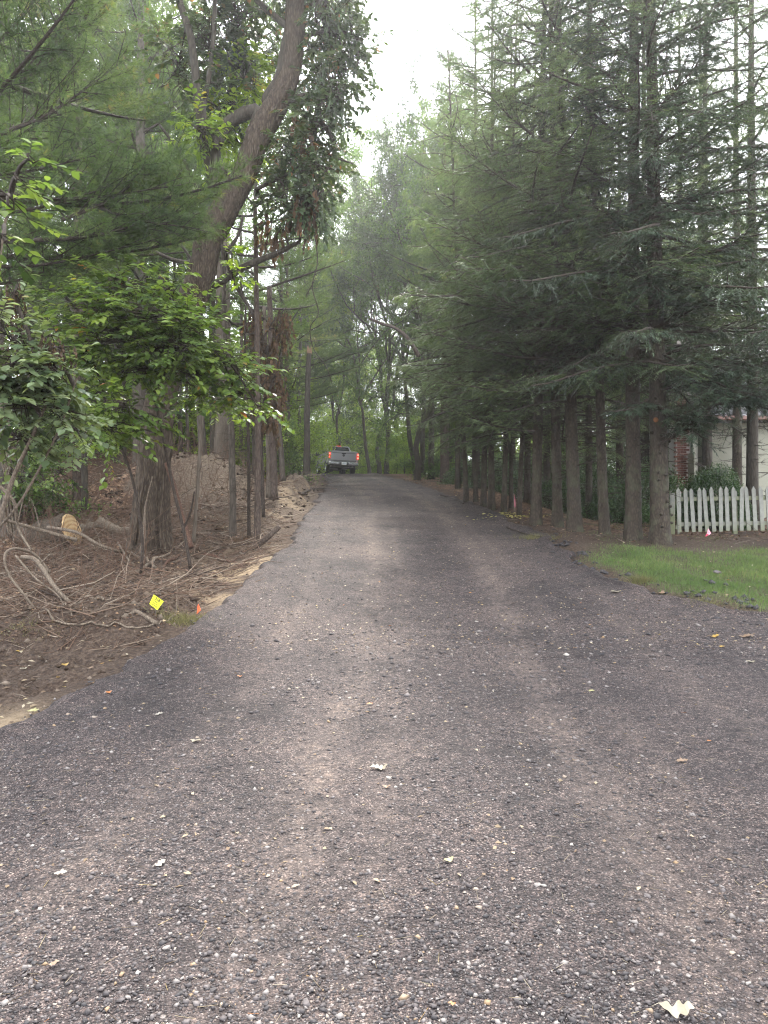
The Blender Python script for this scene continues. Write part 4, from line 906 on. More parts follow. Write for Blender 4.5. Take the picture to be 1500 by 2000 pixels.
def btree(name, px, d, key, label, cat='tree', group=None, s=1., rz=0., lean=(0, 0), x=None, sxy=None):
    X_ = (px - 750) / F * d if x is None else x
    e = empty(name, (X_, d, float(H(X_, d))), label, cat, group); t, c = BV[key]; sc = (sxy or s, sxy or s, s)
    child('trunk', t, e, 'stuff', scale=sc, rz=rz); child('crown', c, e, 'stuff', scale=sc, rz=rz); e.rotation_euler = (R(lean[1]), R(lean[0]), 0); return e
cb = [(666, 54, 'br2', 'grey trunk rising straight up behind the truck cab', .95, 0., (0, 0)), (722, 50, 'br2', 'tree with a sinuous trunk leaning left just right of the truck', .9, 2.1, (-5, 0)), (741, 52, 'br3', 'straight dark trunk close beside the thick dark one right of the truck', .9, 1., (0, 0)), (755, 49, 'br1', 'thickest dark trunk right of the truck at the crest', 1.0, 3., (0, 0)),
      (772, 57, 'br3', 'slim dark tree in the gap between the thick dark trunk and the leaning one', .85, 4., (0, 0)), (812, 44, 'br1', 'dark trunk leaning left at the right edge of the crest', .9, .6, (-5, 0)), (826, 42, 'br3', 'stout dark trunk behind the leaning one at the right edge of the crest', .85, 2., (0, 0)),
      (645, 66, 'lim', 'bright yellow green tree lit up beyond the truck', 1.1, 0., (0, 0)), (560, 46, 'lim', 'bright yellow green tree left of the broken trunk', .95, 1., (0, 0)), (590, 58, 'lim', 'yellow green tree deep behind the broken trunk', 1.1, 2., (0, 0)), (700, 74, 'br2', 'far tree centred beyond the truck', .8, 1.5, (0, 0)), (785, 70, 'lim', 'far light green tree right of the crest', 1.2, 3.3, (0, 0)), (612, 72, 'lim', 'far bright tree seen just left of the truck roof', 1.1, .8, (0, 0)), (672, 80, 'lim', 'farthest bright tree straight behind the truck', 1.2, 2.6, (0, 0)), (738, 66, 'lim', 'far bright tree right of the truck between dark trunks', 1.0, 4.1, (0, 0)), (835, 64, 'lim', 'far bright tree behind the stout trunk at the right edge of the crest', 1.1, 5.1, (0, 0)), (550, 68, 'lim', 'far bright tree behind the broken trunk', 1.1, 5.6, (0, 0)), (800, 55, 'und', 'low bright leafy tree right beyond the crest', 1.5, 1.6, (0, 0)), (705, 66, 'und', 'low bright leafy tree behind the right tail light', 1.6, 3.6, (0, 0)),
      (815, 36, 'br3', 'tall oak-like tree whose high crown borders the open sky on the right', .8, .3, (4, 0)), (905, 34, 'br1', 'tall broadleaf tree with an airy crown over the middle of the right side', .86, 2.2, (0, 0)), (648, 62, 'br3', 'tall tree whose crown top stands low in the sky gap', .8, 1.1, (0, 0)), (400, 30, 'br1', 'tall leafy tree behind the big oak', .85, .6, (0, 0)), (330, 26, 'br2', 'airy green tree filling the gap left of the big oak', .95, 2.9, (0, 0))]
for i, (px, d, key, lb, s, rz, ln) in enumerate(cb): btree('broadleaf_tree', px, d, key, lb, 'tree', None, s, rz, ln, sxy=s * .8)
und = [(540, 27, 'und2', 'leafy understory bush behind the pale trunks left of the drive'), (560, 36, 'und', 'yellow green understory bush left of the truck'), (596, 54, 'und', 'yellow green bush right behind the broken trunk'), (618, 60, 'und2', 'green bush peeking out left of the truck'), (690, 60, 'und', 'bright bush right behind the truck bed'), (735, 58, 'und', 'bright bush right of the truck tail light'),
       (790, 47, 'und', 'light green bush at the right edge of the crest'), (850, 42, 'und2', 'green bush in the shade right of the crest'), (800, 60, 'und', 'bright bush far behind the leaning dark trunk'), (505, 33, 'und', 'yellow green bush beyond the soil mound'), (450, 36, 'und', 'yellow green bush behind the smooth thick trunk'), (380, 30, 'und', 'bright bush seen between the oak and the smooth trunk'), (120, 23, 'und2', 'green bush in the shade behind the thin dark trunk at the far left'), (900, 36, 'und2', 'dim green bush behind the slim trunks on the right'), (650, 70, 'und', 'farthest yellow green bush over the truck roof'), (30, 15, 'und2', 'green shrub behind the vine-clad trunk at the left edge'), (960, 40, 'und2', 'dim bush deep behind the yellow leaf patch'), (200, 25, 'und', 'yellow green bush behind the wide dark trunk above the cut log'), (310, 29, 'und', 'yellow green bush right behind the big oak'), (480, 27, 'und', 'yellow green bush right of the smooth thick trunk'), (240, 34, 'lim', 'small bright tree deep on the hill left of the oak'), (420, 38, 'lim', 'small bright tree deep on the hill right of the oak'), (520, 52, 'lim', 'small bright tree far left of the truck')]
for i, (px, d, key, lb) in enumerate(und): btree('understory_bush', px, d, key, lb, 'bush', 'leafy bushes in the woods', (1. if key != 'lim' else .75) + .25 * ((i * 7) % 3 - 1), i * 1.7)
# deep woods
r2 = np.random.default_rng(77); n_ = 0
for x, y, key in [(a, b, c) for a, b, c in zip(
        list(r2.uniform(-34, -9, 17)) + list(r2.uniform(10, 34, 14)) + list(np.linspace(-34, 34, 13)), list(r2.uniform(28, 58, 17)) + list(r2.uniform(34, 60, 14)) + list(r2.uniform(68, 84, 13)),
        (['br1', 'hem', 'br3', 'pin', 'br2', 'lim', 'hem'] * 12)[:44])]:
    if abs(x) < .02 * y: pass
    px = 750 + x / y * F
    if -420 < px < 1920:
        side = 'left' if px < 560 else ('right' if px > 900 else 'centre')
        n_ += 1; s = .8 + .35 * r2.random()
        if 560 < px < 900: continue
        if key in BV: btree('woodland_tree', px, y, key, f'{dict(br1="dark stemmed", br2="crooked grey stemmed", br3="tall straight", lim="small bright").get(key)} leafy tree on the {"nearer" if y < 44 else "farther"} wooded slope on the {side}' if side != 'centre' else 'tall leafy tree deep in the woods beyond the crest', 'tree', 'woodland trees in the background', s, r2.random() * 6)
        else:
            kk = {'hem': 'hem2', 'pin': 'pin2'}[key]
            conifer_tree('woodland_conifer', px, y, 11, kk, 'darkbark', f'{"feathery" if key == "hem" else "soft needled"} evergreen on the {"nearer" if y < 44 else "farther"} wooded slope on the {side}' if side != 'centre' else 'evergreen deep in the woods beyond the crest', 'evergreen', 'evergreens in the background', (0, 0), s * 1.2, r2.random() * 6, seed=n_ + 200, sides=8)
# far wooded mass
g = Geo(); n = 52000; a = rng.uniform(-1.15, 1.15, n) + math.pi / 2; rr = rng.uniform(96, 120, n); x = np.cos(a) * rr; y = np.sin(a) * rr
top = 10 + 7 * fbm(a * 14, rr * .05, 3, 91); z = 2 + top * rng.random(n) ** .8
leaves(g, np.stack([x, y, z], 1), nrm(rdir(n) + [0, 0, -.3]), nrm(rdir(n) + [0, 0, .5]), .9, .6, np.clip(.3 + .9 * (fbm(a * 30, z * .3, 3, 93) - .3), 0, 1), DIAM)
fw = g.out('distant_woods', M['broad'], kind='stuff'); tag(fw, 'far mass of woodland foliage closing the view beyond the crest', 'woods')

# ================================================================== foliage built along given limbs
def limb(pts_px, d0, w0, w1, n=14, sides=8, g=None, d1=None):
    ds = np.linspace(d0, d0 if d1 is None else d1, len(pts_px)); pts = spline([P(a, b, d) for (a, b), d in zip(pts_px, ds)], n)
    rad = np.linspace(w0, w1, n) / F * d0 / 2; V, Q, T = tube(pts, rad, sides, True, .12, int(pts_px[0][0]))
    if g is not None: g.add(V, Q, T)
    return pts, rad
def sprays(gl, gw, blobs, dens, Ln, LL, tpl, droop=.1, tintf=None, flat=1., anchors=None, spl=.45, hang=0., wr=.62, wood=True):
    """twig sprays with alternate leaves inside pixel blobs (px,py,rx,ry,d,dd)"""
    for (px, py, rx, ry, d, dd) in blobs:
        c = P(px, py, d); ax = rx / F * d; az_ = ry / F * d; n = max(3, int(dens * rx * ry / 1000.))
        q = rdir(n) * (rng.random((n, 1)) ** .4) * [ax, dd, az_]; S = c + q
        out = nrm(q / [ax, dd, az_] + .5 * rdir(n) + [0, 0, -droop]); out = nrm(out * [1, 1, flat]) if hang == 0 else nrm(out * .25 + [0, 0, -hang])
        L = spl * (.6 + .7 * rng.random(n)); E = S + out * L[:, None] + np.array([[0, 0, -.12 if hang == 0 else 0.]]) * L[:, None]
        if wood:
            V, Q = sticks(S, E, .0045, .002, 3); gw.add(V, Q)
            k = max(2, n // 7); hubs = c + rdir(k) * .45 * [ax, dd, az_]; j = rng.integers(0, k, n)
            V, Q = sticks(hubs[j], S, .007, .0045, 3); gw.add(V, Q); V, Q = sticks(np.repeat(c[None], k, 0), hubs, .013, .008, 4); gw.add(V, Q)
            if anchors is not None:
                a = anchors[np.argmin(np.linalg.norm(anchors - c, axis=1))]; mid = (a + c) / 2 + [0, 0, .08]; V, Q, T = tube(spline([a, mid, c], 8), np.linspace(.024, .011, 8), 5, False, .1, 3); gw.add(V, Q, T)
        m = Ln; t = np.tile(np.linspace(.08, 1., m), n); i = np.repeat(np.arange(n), m); sg = np.tile(np.where(np.arange(m) % 2, 1., -1.), n)
        o = S[i] + (E - S)[i] * t[:, None]; fw = out[i]; sd_ = nrm(np.cross(fw, [0.01, 0, 1.])) * sg[:, None]
        if hang: dr = nrm(np.array([0, 0, -1.]) + .45 * rdir(len(o))); nn = rdir(len(o))
        else: dr = nrm(fw * .7 + sd_ * .8 + .25 * rdir(len(o)) + [0, 0, -.28]); nn = nrm(np.array([0, -.25, 1.]) + .42 * rdir(len(o)))
        tint = np.repeat(.42 + .15 * rng.normal(size=n), m) + .14 * rng.normal(size=len(o)) if tintf is None else tintf(o)
        yield o, dr, nn, LL * (.6 + .7 * rng.random(len(o))), np.clip(tint, 0, 1)

def leafy(name, e, blobs, dens, Ln, LL, mat, wmat, anchors=None, pick=0, **kw):
    gl, gw = Geo(), Geo(); O, D, NN, L, TT = [], [], [], [], []
    for o, dr, nn, l, tt in sprays(gl, gw, blobs, dens, Ln, LL, LEAF, anchors=anchors, **kw): O.append(o); D.append(dr); NN.append(nn); L.append(l); TT.append(tt)
    O, D, NN, L, TT = map(np.concatenate, (O, D, NN, L, TT))
    sel = np.zeros(len(O), bool)
    if pick:
        key = L / np.linalg.norm(O - [0, 0, CAMZ], axis=1); vis = np.abs(O[:, 0] / O[:, 1]) < .56; key = key * vis; sel[np.argsort(-key)[:pick]] = True
    leaves(gl, O[~sel], D[~sel], NN[~sel], L[~sel], L[~sel] * .66, TT[~sel], LEAF if LL > .06 else DIAM)
    gl.out('foliage', mat, e, kind='stuff', loc=tuple(-np.array(e.location)))
    if gw.V: gw.out('twigs', wmat, e, kind='stuff', loc=tuple(-np.array(e.location)))
    if pick:
        ms = []
        for q in range(10):
            g = Geo(); leaves(g, [[0, 0, 0]], [[1, 0, 0]], [[0, 0, 1]], 1., .66, (q + .5) / 10, LEAF); ms.append(sub_mesh(g, 'leaf', mat))
        for o, d, nn, l, tt in zip(O[sel], D[sel], NN[sel], L[sel], TT[sel]):
            S = nrm(np.cross(nn, d)); U = np.cross(d, S); m = np.eye(4); m[:3, 0] = d * l; m[:3, 1] = S * l; m[:3, 2] = U * l; m[:3, 3] = o - np.array(e.location)
            b = bpy.data.objects.new('leaf', ms[min(9, int(tt * 10))]); COL.objects.link(b); b.parent = e; b.matrix_local = Matrix(m.tolist())

# --- the big leaning oak
gp = ray_ground(293, 1068); OD = float(gp[1]); oak = empty('oak_tree', gp, 'huge old oak with a thick leaning twisting trunk, tallest on the left', 'tree')
oloc = tuple(-np.array(oak.location))
ctr = [(293, 1085, 92), (294, 1050, 82), (296, 1000, 72), (299, 940, 64), (303, 880, 62), (312, 800, 58), (325, 730, 56), (345, 655, 54), (368, 600, 56), (388, 555, 56), (400, 510, 50), (408, 470, 50), (430, 425, 54), (455, 380, 50), (475, 345, 47), (490, 305, 45), (505, 265, 47), (528, 225, 46), (550, 185, 42), (568, 140, 38), (575, 90, 38), (577, 30, 40), (578, -60, 36), (585, -250, 30), (600, -500, 22), (600, -750, 12)]
pts = spline([P(a, b, OD) for a, b, w_ in ctr], 190); rad = np.interp(np.linspace(0, 1, 190), np.linspace(0, 1, len(ctr)), [w_ for a, b, w_ in ctr]) / F * OD / 2
tk = trunk_mesh(pts, rad, 64, M['oakbark'], oak, .10, 'trunk', .12, 4, .10); tk.location = oloc
ANCH = [pts[60:]]
def olimb(ptsx, w0, w1, d1=None, n=18):
    g = Geo(); p, r_ = limb(ptsx, OD, w0, w1, n, 10, g, d1); g.out('limb', M['darkbark'], oak, loc=oloc, sm=True); ANCH.append(p)
for a in [([(395, 565), (430, 550), (480, 520), (540, 495), (585, 472)], 20, 7), ([(520, 235), (505, 245), (500, 216), (455, 234), (430, 262), (422, 300), (420, 345), (416, 372)], 30, 17), ([(416, 372), (410, 325), (400, 290), (388, 210), (380, 130), (372, 70), (350, 0), (330, -80)], 20, 12),
          ([(420, 268), (398, 225), (408, 150), (418, 60), (420, -30)], 11, 8), ([(405, 370), (382, 362), (368, 330), (345, 290), (312, 244)], 10, 5), ([(428, 330), (440, 336), (432, 355), (415, 375)], 8, 8), ([(545, 205), (520, 195), (545, 150), (556, 90), (570, 20)], 22, 14),
          ([(560, 200), (590, 190), (622, 190), (626, 235), (640, 255)], 17, 9), ([(640, 255), (655, 285), (640, 300), (690, 320)], 8, 3), ([(490, 335), (500, 300), (512, 260)], 9, 6), ([(380, 515), (340, 508), (300, 490), (255, 462)], 9, 4), ([(378, 512), (345, 470), (310, 455)], 6, 3),
          ([(425, 460), (445, 520), (470, 570), (490, 610)], 7, 3), ([(440, 495), (465, 460), (475, 420)], 8, 4), ([(578, 30), (620, 0), (660, -60)], 16, 7), ([(575, 80), (640, 60), (700, 70)], 9, 4), ([(500, 370), (560, 340), (600, 320), (650, 330)], 8, 3), ([(570, 60), (500, 0), (440, -60)], 14, 6)]: olimb(*a)
anch = np.concatenate(ANCH)
ob = [(640, 40, 55, 60, OD, 1.), (665, 110, 50, 50, OD + .5, .9), (650, 190, 60, 45, OD, .9), (610, 130, 50, 55, OD + .8, 1.), (610, 255, 55, 45, OD, .8), (590, 320, 60, 45, OD, .7), (600, 385, 45, 50, OD - .3, .5), (560, 390, 45, 50, OD, .6), (470, 120, 60, 70, OD + 1.4, .9), (410, 80, 60, 70, OD + .8, .9), (460, 30, 80, 50, OD + .8, 1.),
      (350, 130, 55, 70, OD + 1., 1.), (560, 300, 45, 40, OD + .5, .5), (700, 90, 30, 40, OD + .3, .5), (440, 190, 60, 40, OD + .4, .6), (640, -60, 90, 60, OD, 1.), (520, -80, 120, 70, OD, 1.), (620, 330, 40, 40, OD + .5, .6)]
tf = lambda o: .35 + .22 * rng.normal(size=len(o)) + .25 * (fbm(o[:, 0] * 2, o[:, 2] * 2, 2, 5) > .62)
leafy('crown', oak, ob, 22, 12, .10, M['oakleaf'], M['twig'], anch, tintf=tf, spl=.4)
leafy('dead_leaves', oak, [(600, 390, 40, 40, OD - .4, .3), (545, 440, 30, 30, OD + .3, .3), (590, 250, 25, 40, OD - .3, .3), (520, 420, 16, 30, OD + .5, .25)], 12, 12, .10, M['dead'], M['twig'], anch, hang=1., spl=.45)
lime_b = [(480, 160, 40, 50, OD + .9, .5), (440, 230, 45, 40, OD + .6, .4), (470, 270, 22, 40, OD + .7, .3), (445, 495, 18, 16, OD - .3, .2), (452, 530, 14, 14, OD - .3, .2), (395, 260, 30, 40, OD - .3, .4)]
leafy('crown', oak, lime_b, 26, 9, .12, M['lime'], M['twig'], anch, spl=.4)
hang_b = [(640, 30, 40, 50, OD - .2, .5), (690, 40, 20, 70, OD, .3), (620, 380, 30, 50, OD - .4, .3), (590, 330, 30, 40, OD - .4, .3), (650, 170, 45, 60, OD - .3, .5), (560, 300, 30, 40, OD + .5, .3), (700, 120, 20, 40, OD, .2)]
leafy('dead_leaves', oak, hang_b, 8, 11, .085, M['oakleaf'], M['twig'], anch, hang=1., spl=.55)
# split seam and torn strip at the foot
g = Geo(); limb([(262, 1065), (270, 1000), (284, 930), (288, 900)], OD - .36, 9, 3, 14, 6, g); limb([(318, 1072), (314, 1020), (320, 960), (322, 905)], OD - .36, 10, 3, 14, 6, g); g.out('bark_ridge', M['oakbark'], oak, loc=oloc, kind='stuff')

# --- other trunks in front on the left
def pole(name, base, ctrl, w0, w1, mat, label, cat='tree', group=None, sides=12, crown=None, twigs=0, d=None, seed=0, flare=.2):
    gp = ray_ground(*base) if d is None else P(base[0], base[1], d); dd = float(gp[1]); e = empty(name, (gp[0], gp[1], gp[2]), label, cat, group); l = tuple(-np.array(e.location))
    c = [(base[0], base[1] + 14)] + ctrl; pts = spline([P(a, b, dd) for a, b in c], 40)
    rad = np.linspace(w0, w1, 40) / F * dd / 2; t = trunk_mesh(pts, rad, sides, M[mat], e, .14, 'trunk', flare, seed + 1, .04); t.location = l
    if twigs:
        r_ = np.random.default_rng(seed + 9); i = r_.integers(3, 36, twigs); a = pts[i]; az = r_.random(twigs) * 6.283; L = .15 + .6 * r_.random(twigs) ** 1.6
        b = a + np.stack([np.cos(az) * L, np.sin(az) * L, L * .15 * r_.normal(size=twigs)], 1); g = Geo(); V, Q = sticks(a, b, .006, .002, 3); g.add(V, Q)
        j = np.repeat(np.arange(twigs), 3); s = a[j] + (b - a)[j] * r_.uniform(.3, .9, (len(j), 1)); V, Q = sticks(s, s + (b - a)[j] * .35 + r_.normal(size=(len(j), 3)) * .07, .003, .0012, 3); g.add(V, Q)
        g.out('dead_twigs', M['twig'], e, kind='stuff', loc=l)
    return e, pts, dd
gpn = 'slim trunks at the left edge of the drive'
pole('young_tree', (455, 1047), [(455, 980), (453, 900), (452, 840), (446, 780), (440, 700), (438, 600), (436, 480)], 14, 9, 'greybark', 'olive grey slim trunk nearest the drive, left one of three standing together', 'young tree', gpn, twigs=40, seed=1)
pole('young_tree', (486, 1050), [(486, 950), (485, 850), (480, 780), (478, 700), (480, 600)], 7, 4, 'twig', 'thinnest trunk bristling with short dead twigs, middle one of three standing together', 'young tree', gpn, twigs=110, seed=2)
pole('young_tree', (503, 1056), [(503, 950), (504, 850), (503, 760), (502, 650), (500, 520), (498, 400)], 13, 8, 'pinebark', 'straight brown slim trunk beside a propped broken stick, right one of three standing together', 'young tree', gpn, twigs=70, seed=3)
pole('young_tree', (378, 1046), [(384, 980), (389, 900), (392, 850), (396, 790), (390, 740), (380, 690)], 7, 6, 'smoothbark', 'thin bent pale sapling between the oak and the soil mound', 'sapling', None, twigs=8, seed=4, d=12.4)
pole('young_tree', (165, 998), [(165, 940), (164, 880), (163, 800), (164, 700), (160, 560), (158, 400)], 13, 9, 'darkbark', 'thin dark rough trunk standing behind the cut log', 'tree', None, twigs=30, seed=5)
pole('young_tree', (80, 975), [(81, 930), (84, 880), (84, 800), (82, 700)], 15, 10, 'greybark', 'shaded grey trunk with a small orange scar at the far left', 'tree', None, twigs=12, seed=6, d=18)
pole('hillside_tree', (434, 930), [(434, 880), (437, 820), (438, 760), (436, 650), (436, 500), (436, 300)], 34, 24, 'smoothbark', 'smooth thick straight trunk rising behind the soil mound', 'tree', None, seed=7, d=20.5, flare=.12, sides=24)
pole('hillside_tree', (419, 920), [(418, 860), (416, 800), (415, 700), (413, 500)], 17, 13, 'darkbark', 'dark trunk touching the smooth thick one on its left', 'tree', None, seed=8, d=23)
pole('hillside_tree', (398, 915), [(396, 880), (392, 820), (390, 780), (388, 720), (378, 690), (384, 600)], 17, 11, 'greybark', 'scarred grey trunk with a low crooked limb behind the mound top', 'tree', None, seed=9, d=20.5, twigs=14)
for k, (px, py, d, w_) in enumerate([(352, 905, 26, 10), (366, 908, 25, 7), (376, 900, 30, 15), (210, 925, 27, 18), (340, 900, 31, 9), (470, 925, 28, 8), (300, 890, 32, 12), (548, 925, 30, 10), (585, 930, 38, 8), (130, 935, 24, 12)]):
    pole('background_trunk', (px, py), [(px + 1, 850), (px - 2, 780), (px + 2, 650), (px, 450)], w_, w_ * .7, ['darkbark', 'greybark'][k % 2], ['slim dark trunk seen right beside the oak on the hill', 'whitish thin trunk right of the oak on the hill', 'dark trunk on the hill between the oak and the scarred grey trunk', 'brown shaded trunk above the cut log', 'dim trunk hidden partly behind the right side of the oak', 'thin trunk in the gap right of the smooth thick trunk', 'dim trunk right behind the oak', 'slim trunk left of the broken trunk, deep in the woods', 'far thin trunk touching the left side of the broken trunk', 'dim trunk between the far left grey trunk and the thin dark one'][k], 'tree', 'thin trunks on the wooded hill', seed=k + 30, d=d, sides=8, twigs=10)
pole('pale_trunk_tree', (526, 958), [(525, 900), (523, 840), (522, 780), (520, 700), (516, 600)], 11, 7, 'smoothbark', 'pale slim trunk under the hanging dead leaves, left of a pair', 'tree', None, twigs=20, seed=11, d=17)
pole('pale_trunk_tree', (535, 962), [(534, 900), (533, 840), (531, 780), (530, 700), (526, 560)], 15, 10, 'pinebark', 'pinkish brown trunk under the hanging dead leaves, right of a pair', 'tree', None, twigs=30, seed=12, d=17)
pole('pale_trunk_tree', (552, 925), [(549, 880), (544, 820), (542, 760), (540, 680)], 11, 7, 'greybark', 'grey trunk with crooked foot right of the pinkish pair', 'tree', None, twigs=12, seed=13, d=21)
e, pts_b, dd_ = pole('broken_tree', (597, 938), [(599, 900), (600, 860), (599, 820), (601, 760), (602, 720), (604, 688)], 14, 9, 'darkbark', 'dark trunk snapped off at the top with a pale splintered end left of the truck', 'tree', None, twigs=34, seed=14, d=26)
g = Geo(); tp = pts_b[-1]; r_ = np.random.default_rng(3); k = 16; aa = r_.random(k) * 6.28; s = tp + np.stack([np.cos(aa) * .07, np.sin(aa) * .07, 0 * aa - .05], 1); V, Q = sticks(s, s + np.stack([.02 * r_.normal(size=k), .02 * r_.normal(size=k), .1 + .25 * r_.random(k)], 1), .035, .004, 4); g.add(V, Q)
g.out('splintered_top', simple('fresh_wood', (.2, .12, .07), .8, noise=.3), e, kind='stuff', loc=tuple(-np.array(e.location)))

# vine-clad trunk at the left edge
e, pts_v, dv_ = pole('vine_clad_tree', (18, 1046), [(12, 1000), (6, 930), (4, 860), (0, 800), (-4, 700), (-10, 560)], 40, 24, 'greybark', 'brown vine-clad trunk at the very left edge of the view', 'tree', None, twigs=60, seed=15, flare=.5, sides=20)
g = Geo()
for s_ in range(4): limb([(20 + 5 * s_, 1050), (8 + 6 * s_, 980), (20 - 5 * s_, 900), (2 + 5 * s_, 820), (10 - 3 * s_, 700)], dv_ - .2, 6 - s_ * .6, 3, 30, 6, g)
g.out('vine', M['deadwood'], e, kind='stuff', loc=tuple(-np.array(e.location)))
leafy('dead', e, [(8, 620, 22, 60, dv_ - .6, .25), (10, 700, 20, 40, dv_ - .6, .2), (6, 540, 18, 30, dv_ - .6, .2)], 18, 12, .06, M['dead'], M['twig'], hang=1., spl=.3)

# hanging dead leaves over the pale pair
dl_d = 14.5; c = P(515, 700, dl_d); e = empty('dead_leaf_tree', (P(503, 1000, dl_d)[0], dl_d, G(P(503, 1000, dl_d)[0], dl_d)), 'thin tree draped with a curtain of brown dead leaves right of the oak', 'tree')
l = tuple(-np.array(e.location)); g = Geo(); limb([(515, 1010), (512, 930), (508, 800), (500, 700), (495, 620), (470, 575), (450, 540)], dl_d, 8, 5, 40, 7, g); p2, _ = limb([(500, 700), (525, 640), (560, 600)], dl_d, 5, 2, 14, 6, g); p3, _ = limb([(508, 800), (535, 740), (548, 690)], dl_d, 5, 2, 14, 6, g); g.out('trunk', M['twig'], e, loc=l, kind='stuff')
leafy('dead', e, [(505, 620, 28, 22, dl_d, .3), (545, 615, 24, 20, dl_d, .3), (495, 680, 22, 40, dl_d, .3), (545, 655, 18, 28, dl_d, .25), (500, 760, 24, 50, dl_d, .3), (540, 740, 20, 45, dl_d, .3), (520, 690, 24, 40, dl_d, .3), (533, 800, 14, 36, dl_d, .2)], 30, 14, .085, M['dead'], M['twig'], np.concatenate([p2, p3]), hang=1., spl=.4)

# --- leafy saplings in front
sp_g = ray_ground(283, 1078); sd0 = 9.9; sz = G((283 - 750) / F * sd0, sd0)
e = empty('leafy_sapling', ((283 - 750) / F * sd0, sd0, sz), 'leafy green sapling spreading layered sprays in front of the oak trunk', 'sapling'); l = tuple(-np.array(e.location))
g = Geo(); A_ = []
for c, w0, w1 in [([(275, 1120), (278, 1050), (262, 950), (240, 880), (215, 830), (200, 760), (180, 700)], 6, 4), ([(372, 1110), (360, 1040), (338, 950), (318, 850), (300, 770), (290, 700), (285, 620), (270, 560)], 7, 4), ([(300, 770), (330, 720), (370, 690), (420, 680)], 5, 3), ([(318, 850), (270, 835), (200, 815)], 4, 2), ([(290, 700), (250, 660), (210, 630)], 4, 2), ([(285, 640), (330, 610), (380, 600)], 4, 2), ([(355, 1040), (372, 1000), (380, 960)], 5, 3)]:
    p, _ = limb(c, sd0 + .3, w0, w1, 26, 7, g, sd0); A_.append(p)
g.out('stem', M['twig'], e, loc=l, kind='stuff', sm=True)
sb_ = [(250, 560, 75, 38, sd0, .7), (320, 560, 45, 28, sd0, .5), (200, 600, 60, 40, sd0 - .3, .7), (290, 620, 85, 40, sd0 - .4, .7), (370, 640, 55, 32, sd0 - .2, .6), (220, 660, 80, 40, sd0 - .3, .7), (330, 680, 90, 38, sd0 - .3, .7), (430, 700, 50, 28, sd0 + .2, .5), (390, 730, 60, 30, sd0 + .3, .5), (465, 730, 28, 30, sd0 + .3, .4), (150, 690, 45, 40, sd0 - .2, .6), (260, 720, 60, 30, sd0, .5),
       (240, 790, 45, 26, sd0 - .6, .4), (210, 840, 45, 24, sd0 - .4, .4), (270, 820, 18, 14, sd0 - .4, .2), (460, 770, 50, 18, sd0 + .3, .4), (400, 770, 50, 22, sd0 + .9, .5), (180, 780, 35, 30, sd0, .4), (500, 790, 22, 14, sd0 + .3, .3)]
leafy('sap', e, sb_, 24, 11, .10, M['sapling'], M['twig'], np.concatenate(A_), pick=260, spl=.45, flat=.45)

s2 = 6.6; bx_ = P(-20, 900, s2)[0]; e = empty('pale_leafy_shrub', (bx_, s2 + .4, G(bx_, s2 + .4)), 'pale green shrub with big rounded leaves and a few orange ones at the left edge', 'shrub'); l = tuple(-np.array(e.location))
g = Geo(); A_ = []
for c, w0, w1 in [([(-30, 1290), (-20, 1100), (20, 950), (60, 860), (90, 790)], 12, 5), ([(-30, 1280), (-30, 1000), (-10, 800), (30, 700), (50, 640)], 12, 5), ([(-20, 1050), (40, 980), (110, 850), (150, 740)], 6, 3), ([(-30, 1000), (-20, 700), (0, 500), (20, 380)], 9, 4)]:
    p, _ = limb(c, s2 + .5, w0, w1, 26, 7, g, s2); A_.append(p)
g.out('stem', M['deadwood'], e, loc=l, kind='stuff', sm=True)
leafy('shrub', e, [(30, 660, 50, 40, s2, .4), (60, 720, 75, 40, s2, .45), (110, 730, 50, 28, s2, .35), (40, 790, 70, 36, s2, .4), (110, 800, 50, 28, s2 + .1, .35), (30, 850, 60, 28, s2 + .3, .35), (20, 740, 40, 40, s2 - .1, .3), (20, 600, 30, 24, s2, .3), (150, 840, 40, 22, s2 + .8, .3)], 15, 10, .095, M['palesap'], M['twig'], np.concatenate(A_), pick=240, spl=.3, flat=.5)
leafy('shrub', e, [(15, 400, 30, 40, s2 - .6, .3), (55, 310, 26, 20, s2 - .5, .2), (10, 470, 24, 24, s2 - .6, .3), (35, 350, 22, 20, s2 - .6, .2)], 9, 8, .095, M['sapling'], M['twig'], A_[-1], spl=.25, flat=.6)
leafy('shrub', e, [(120, 680, 26, 18, s2, .2), (90, 655, 20, 12, s2, .2), (30, 580, 16, 40, s2, .2)], 26, 10, .045, M['dead'], M['twig'], A_[0], hang=1., spl=.16)
s3 = 13.2; bx_ = P(60, 950, s3)[0]; e = empty('understory_shrub', (bx_, s3, G(bx_, s3)), 'darker green leafy shrub low behind the pale shrub on the left', 'shrub')
leafy('shrub', e, [(60, 870, 60, 40, s3, .9), (130, 850, 50, 40, s3, .8), (40, 930, 50, 30, s3, .7), (110, 920, 40, 28, s3, .6), (190, 870, 40, 30, s3, .6)], 16, 9, .09, M['sapling'], M['twig'], spl=.35, flat=.5)

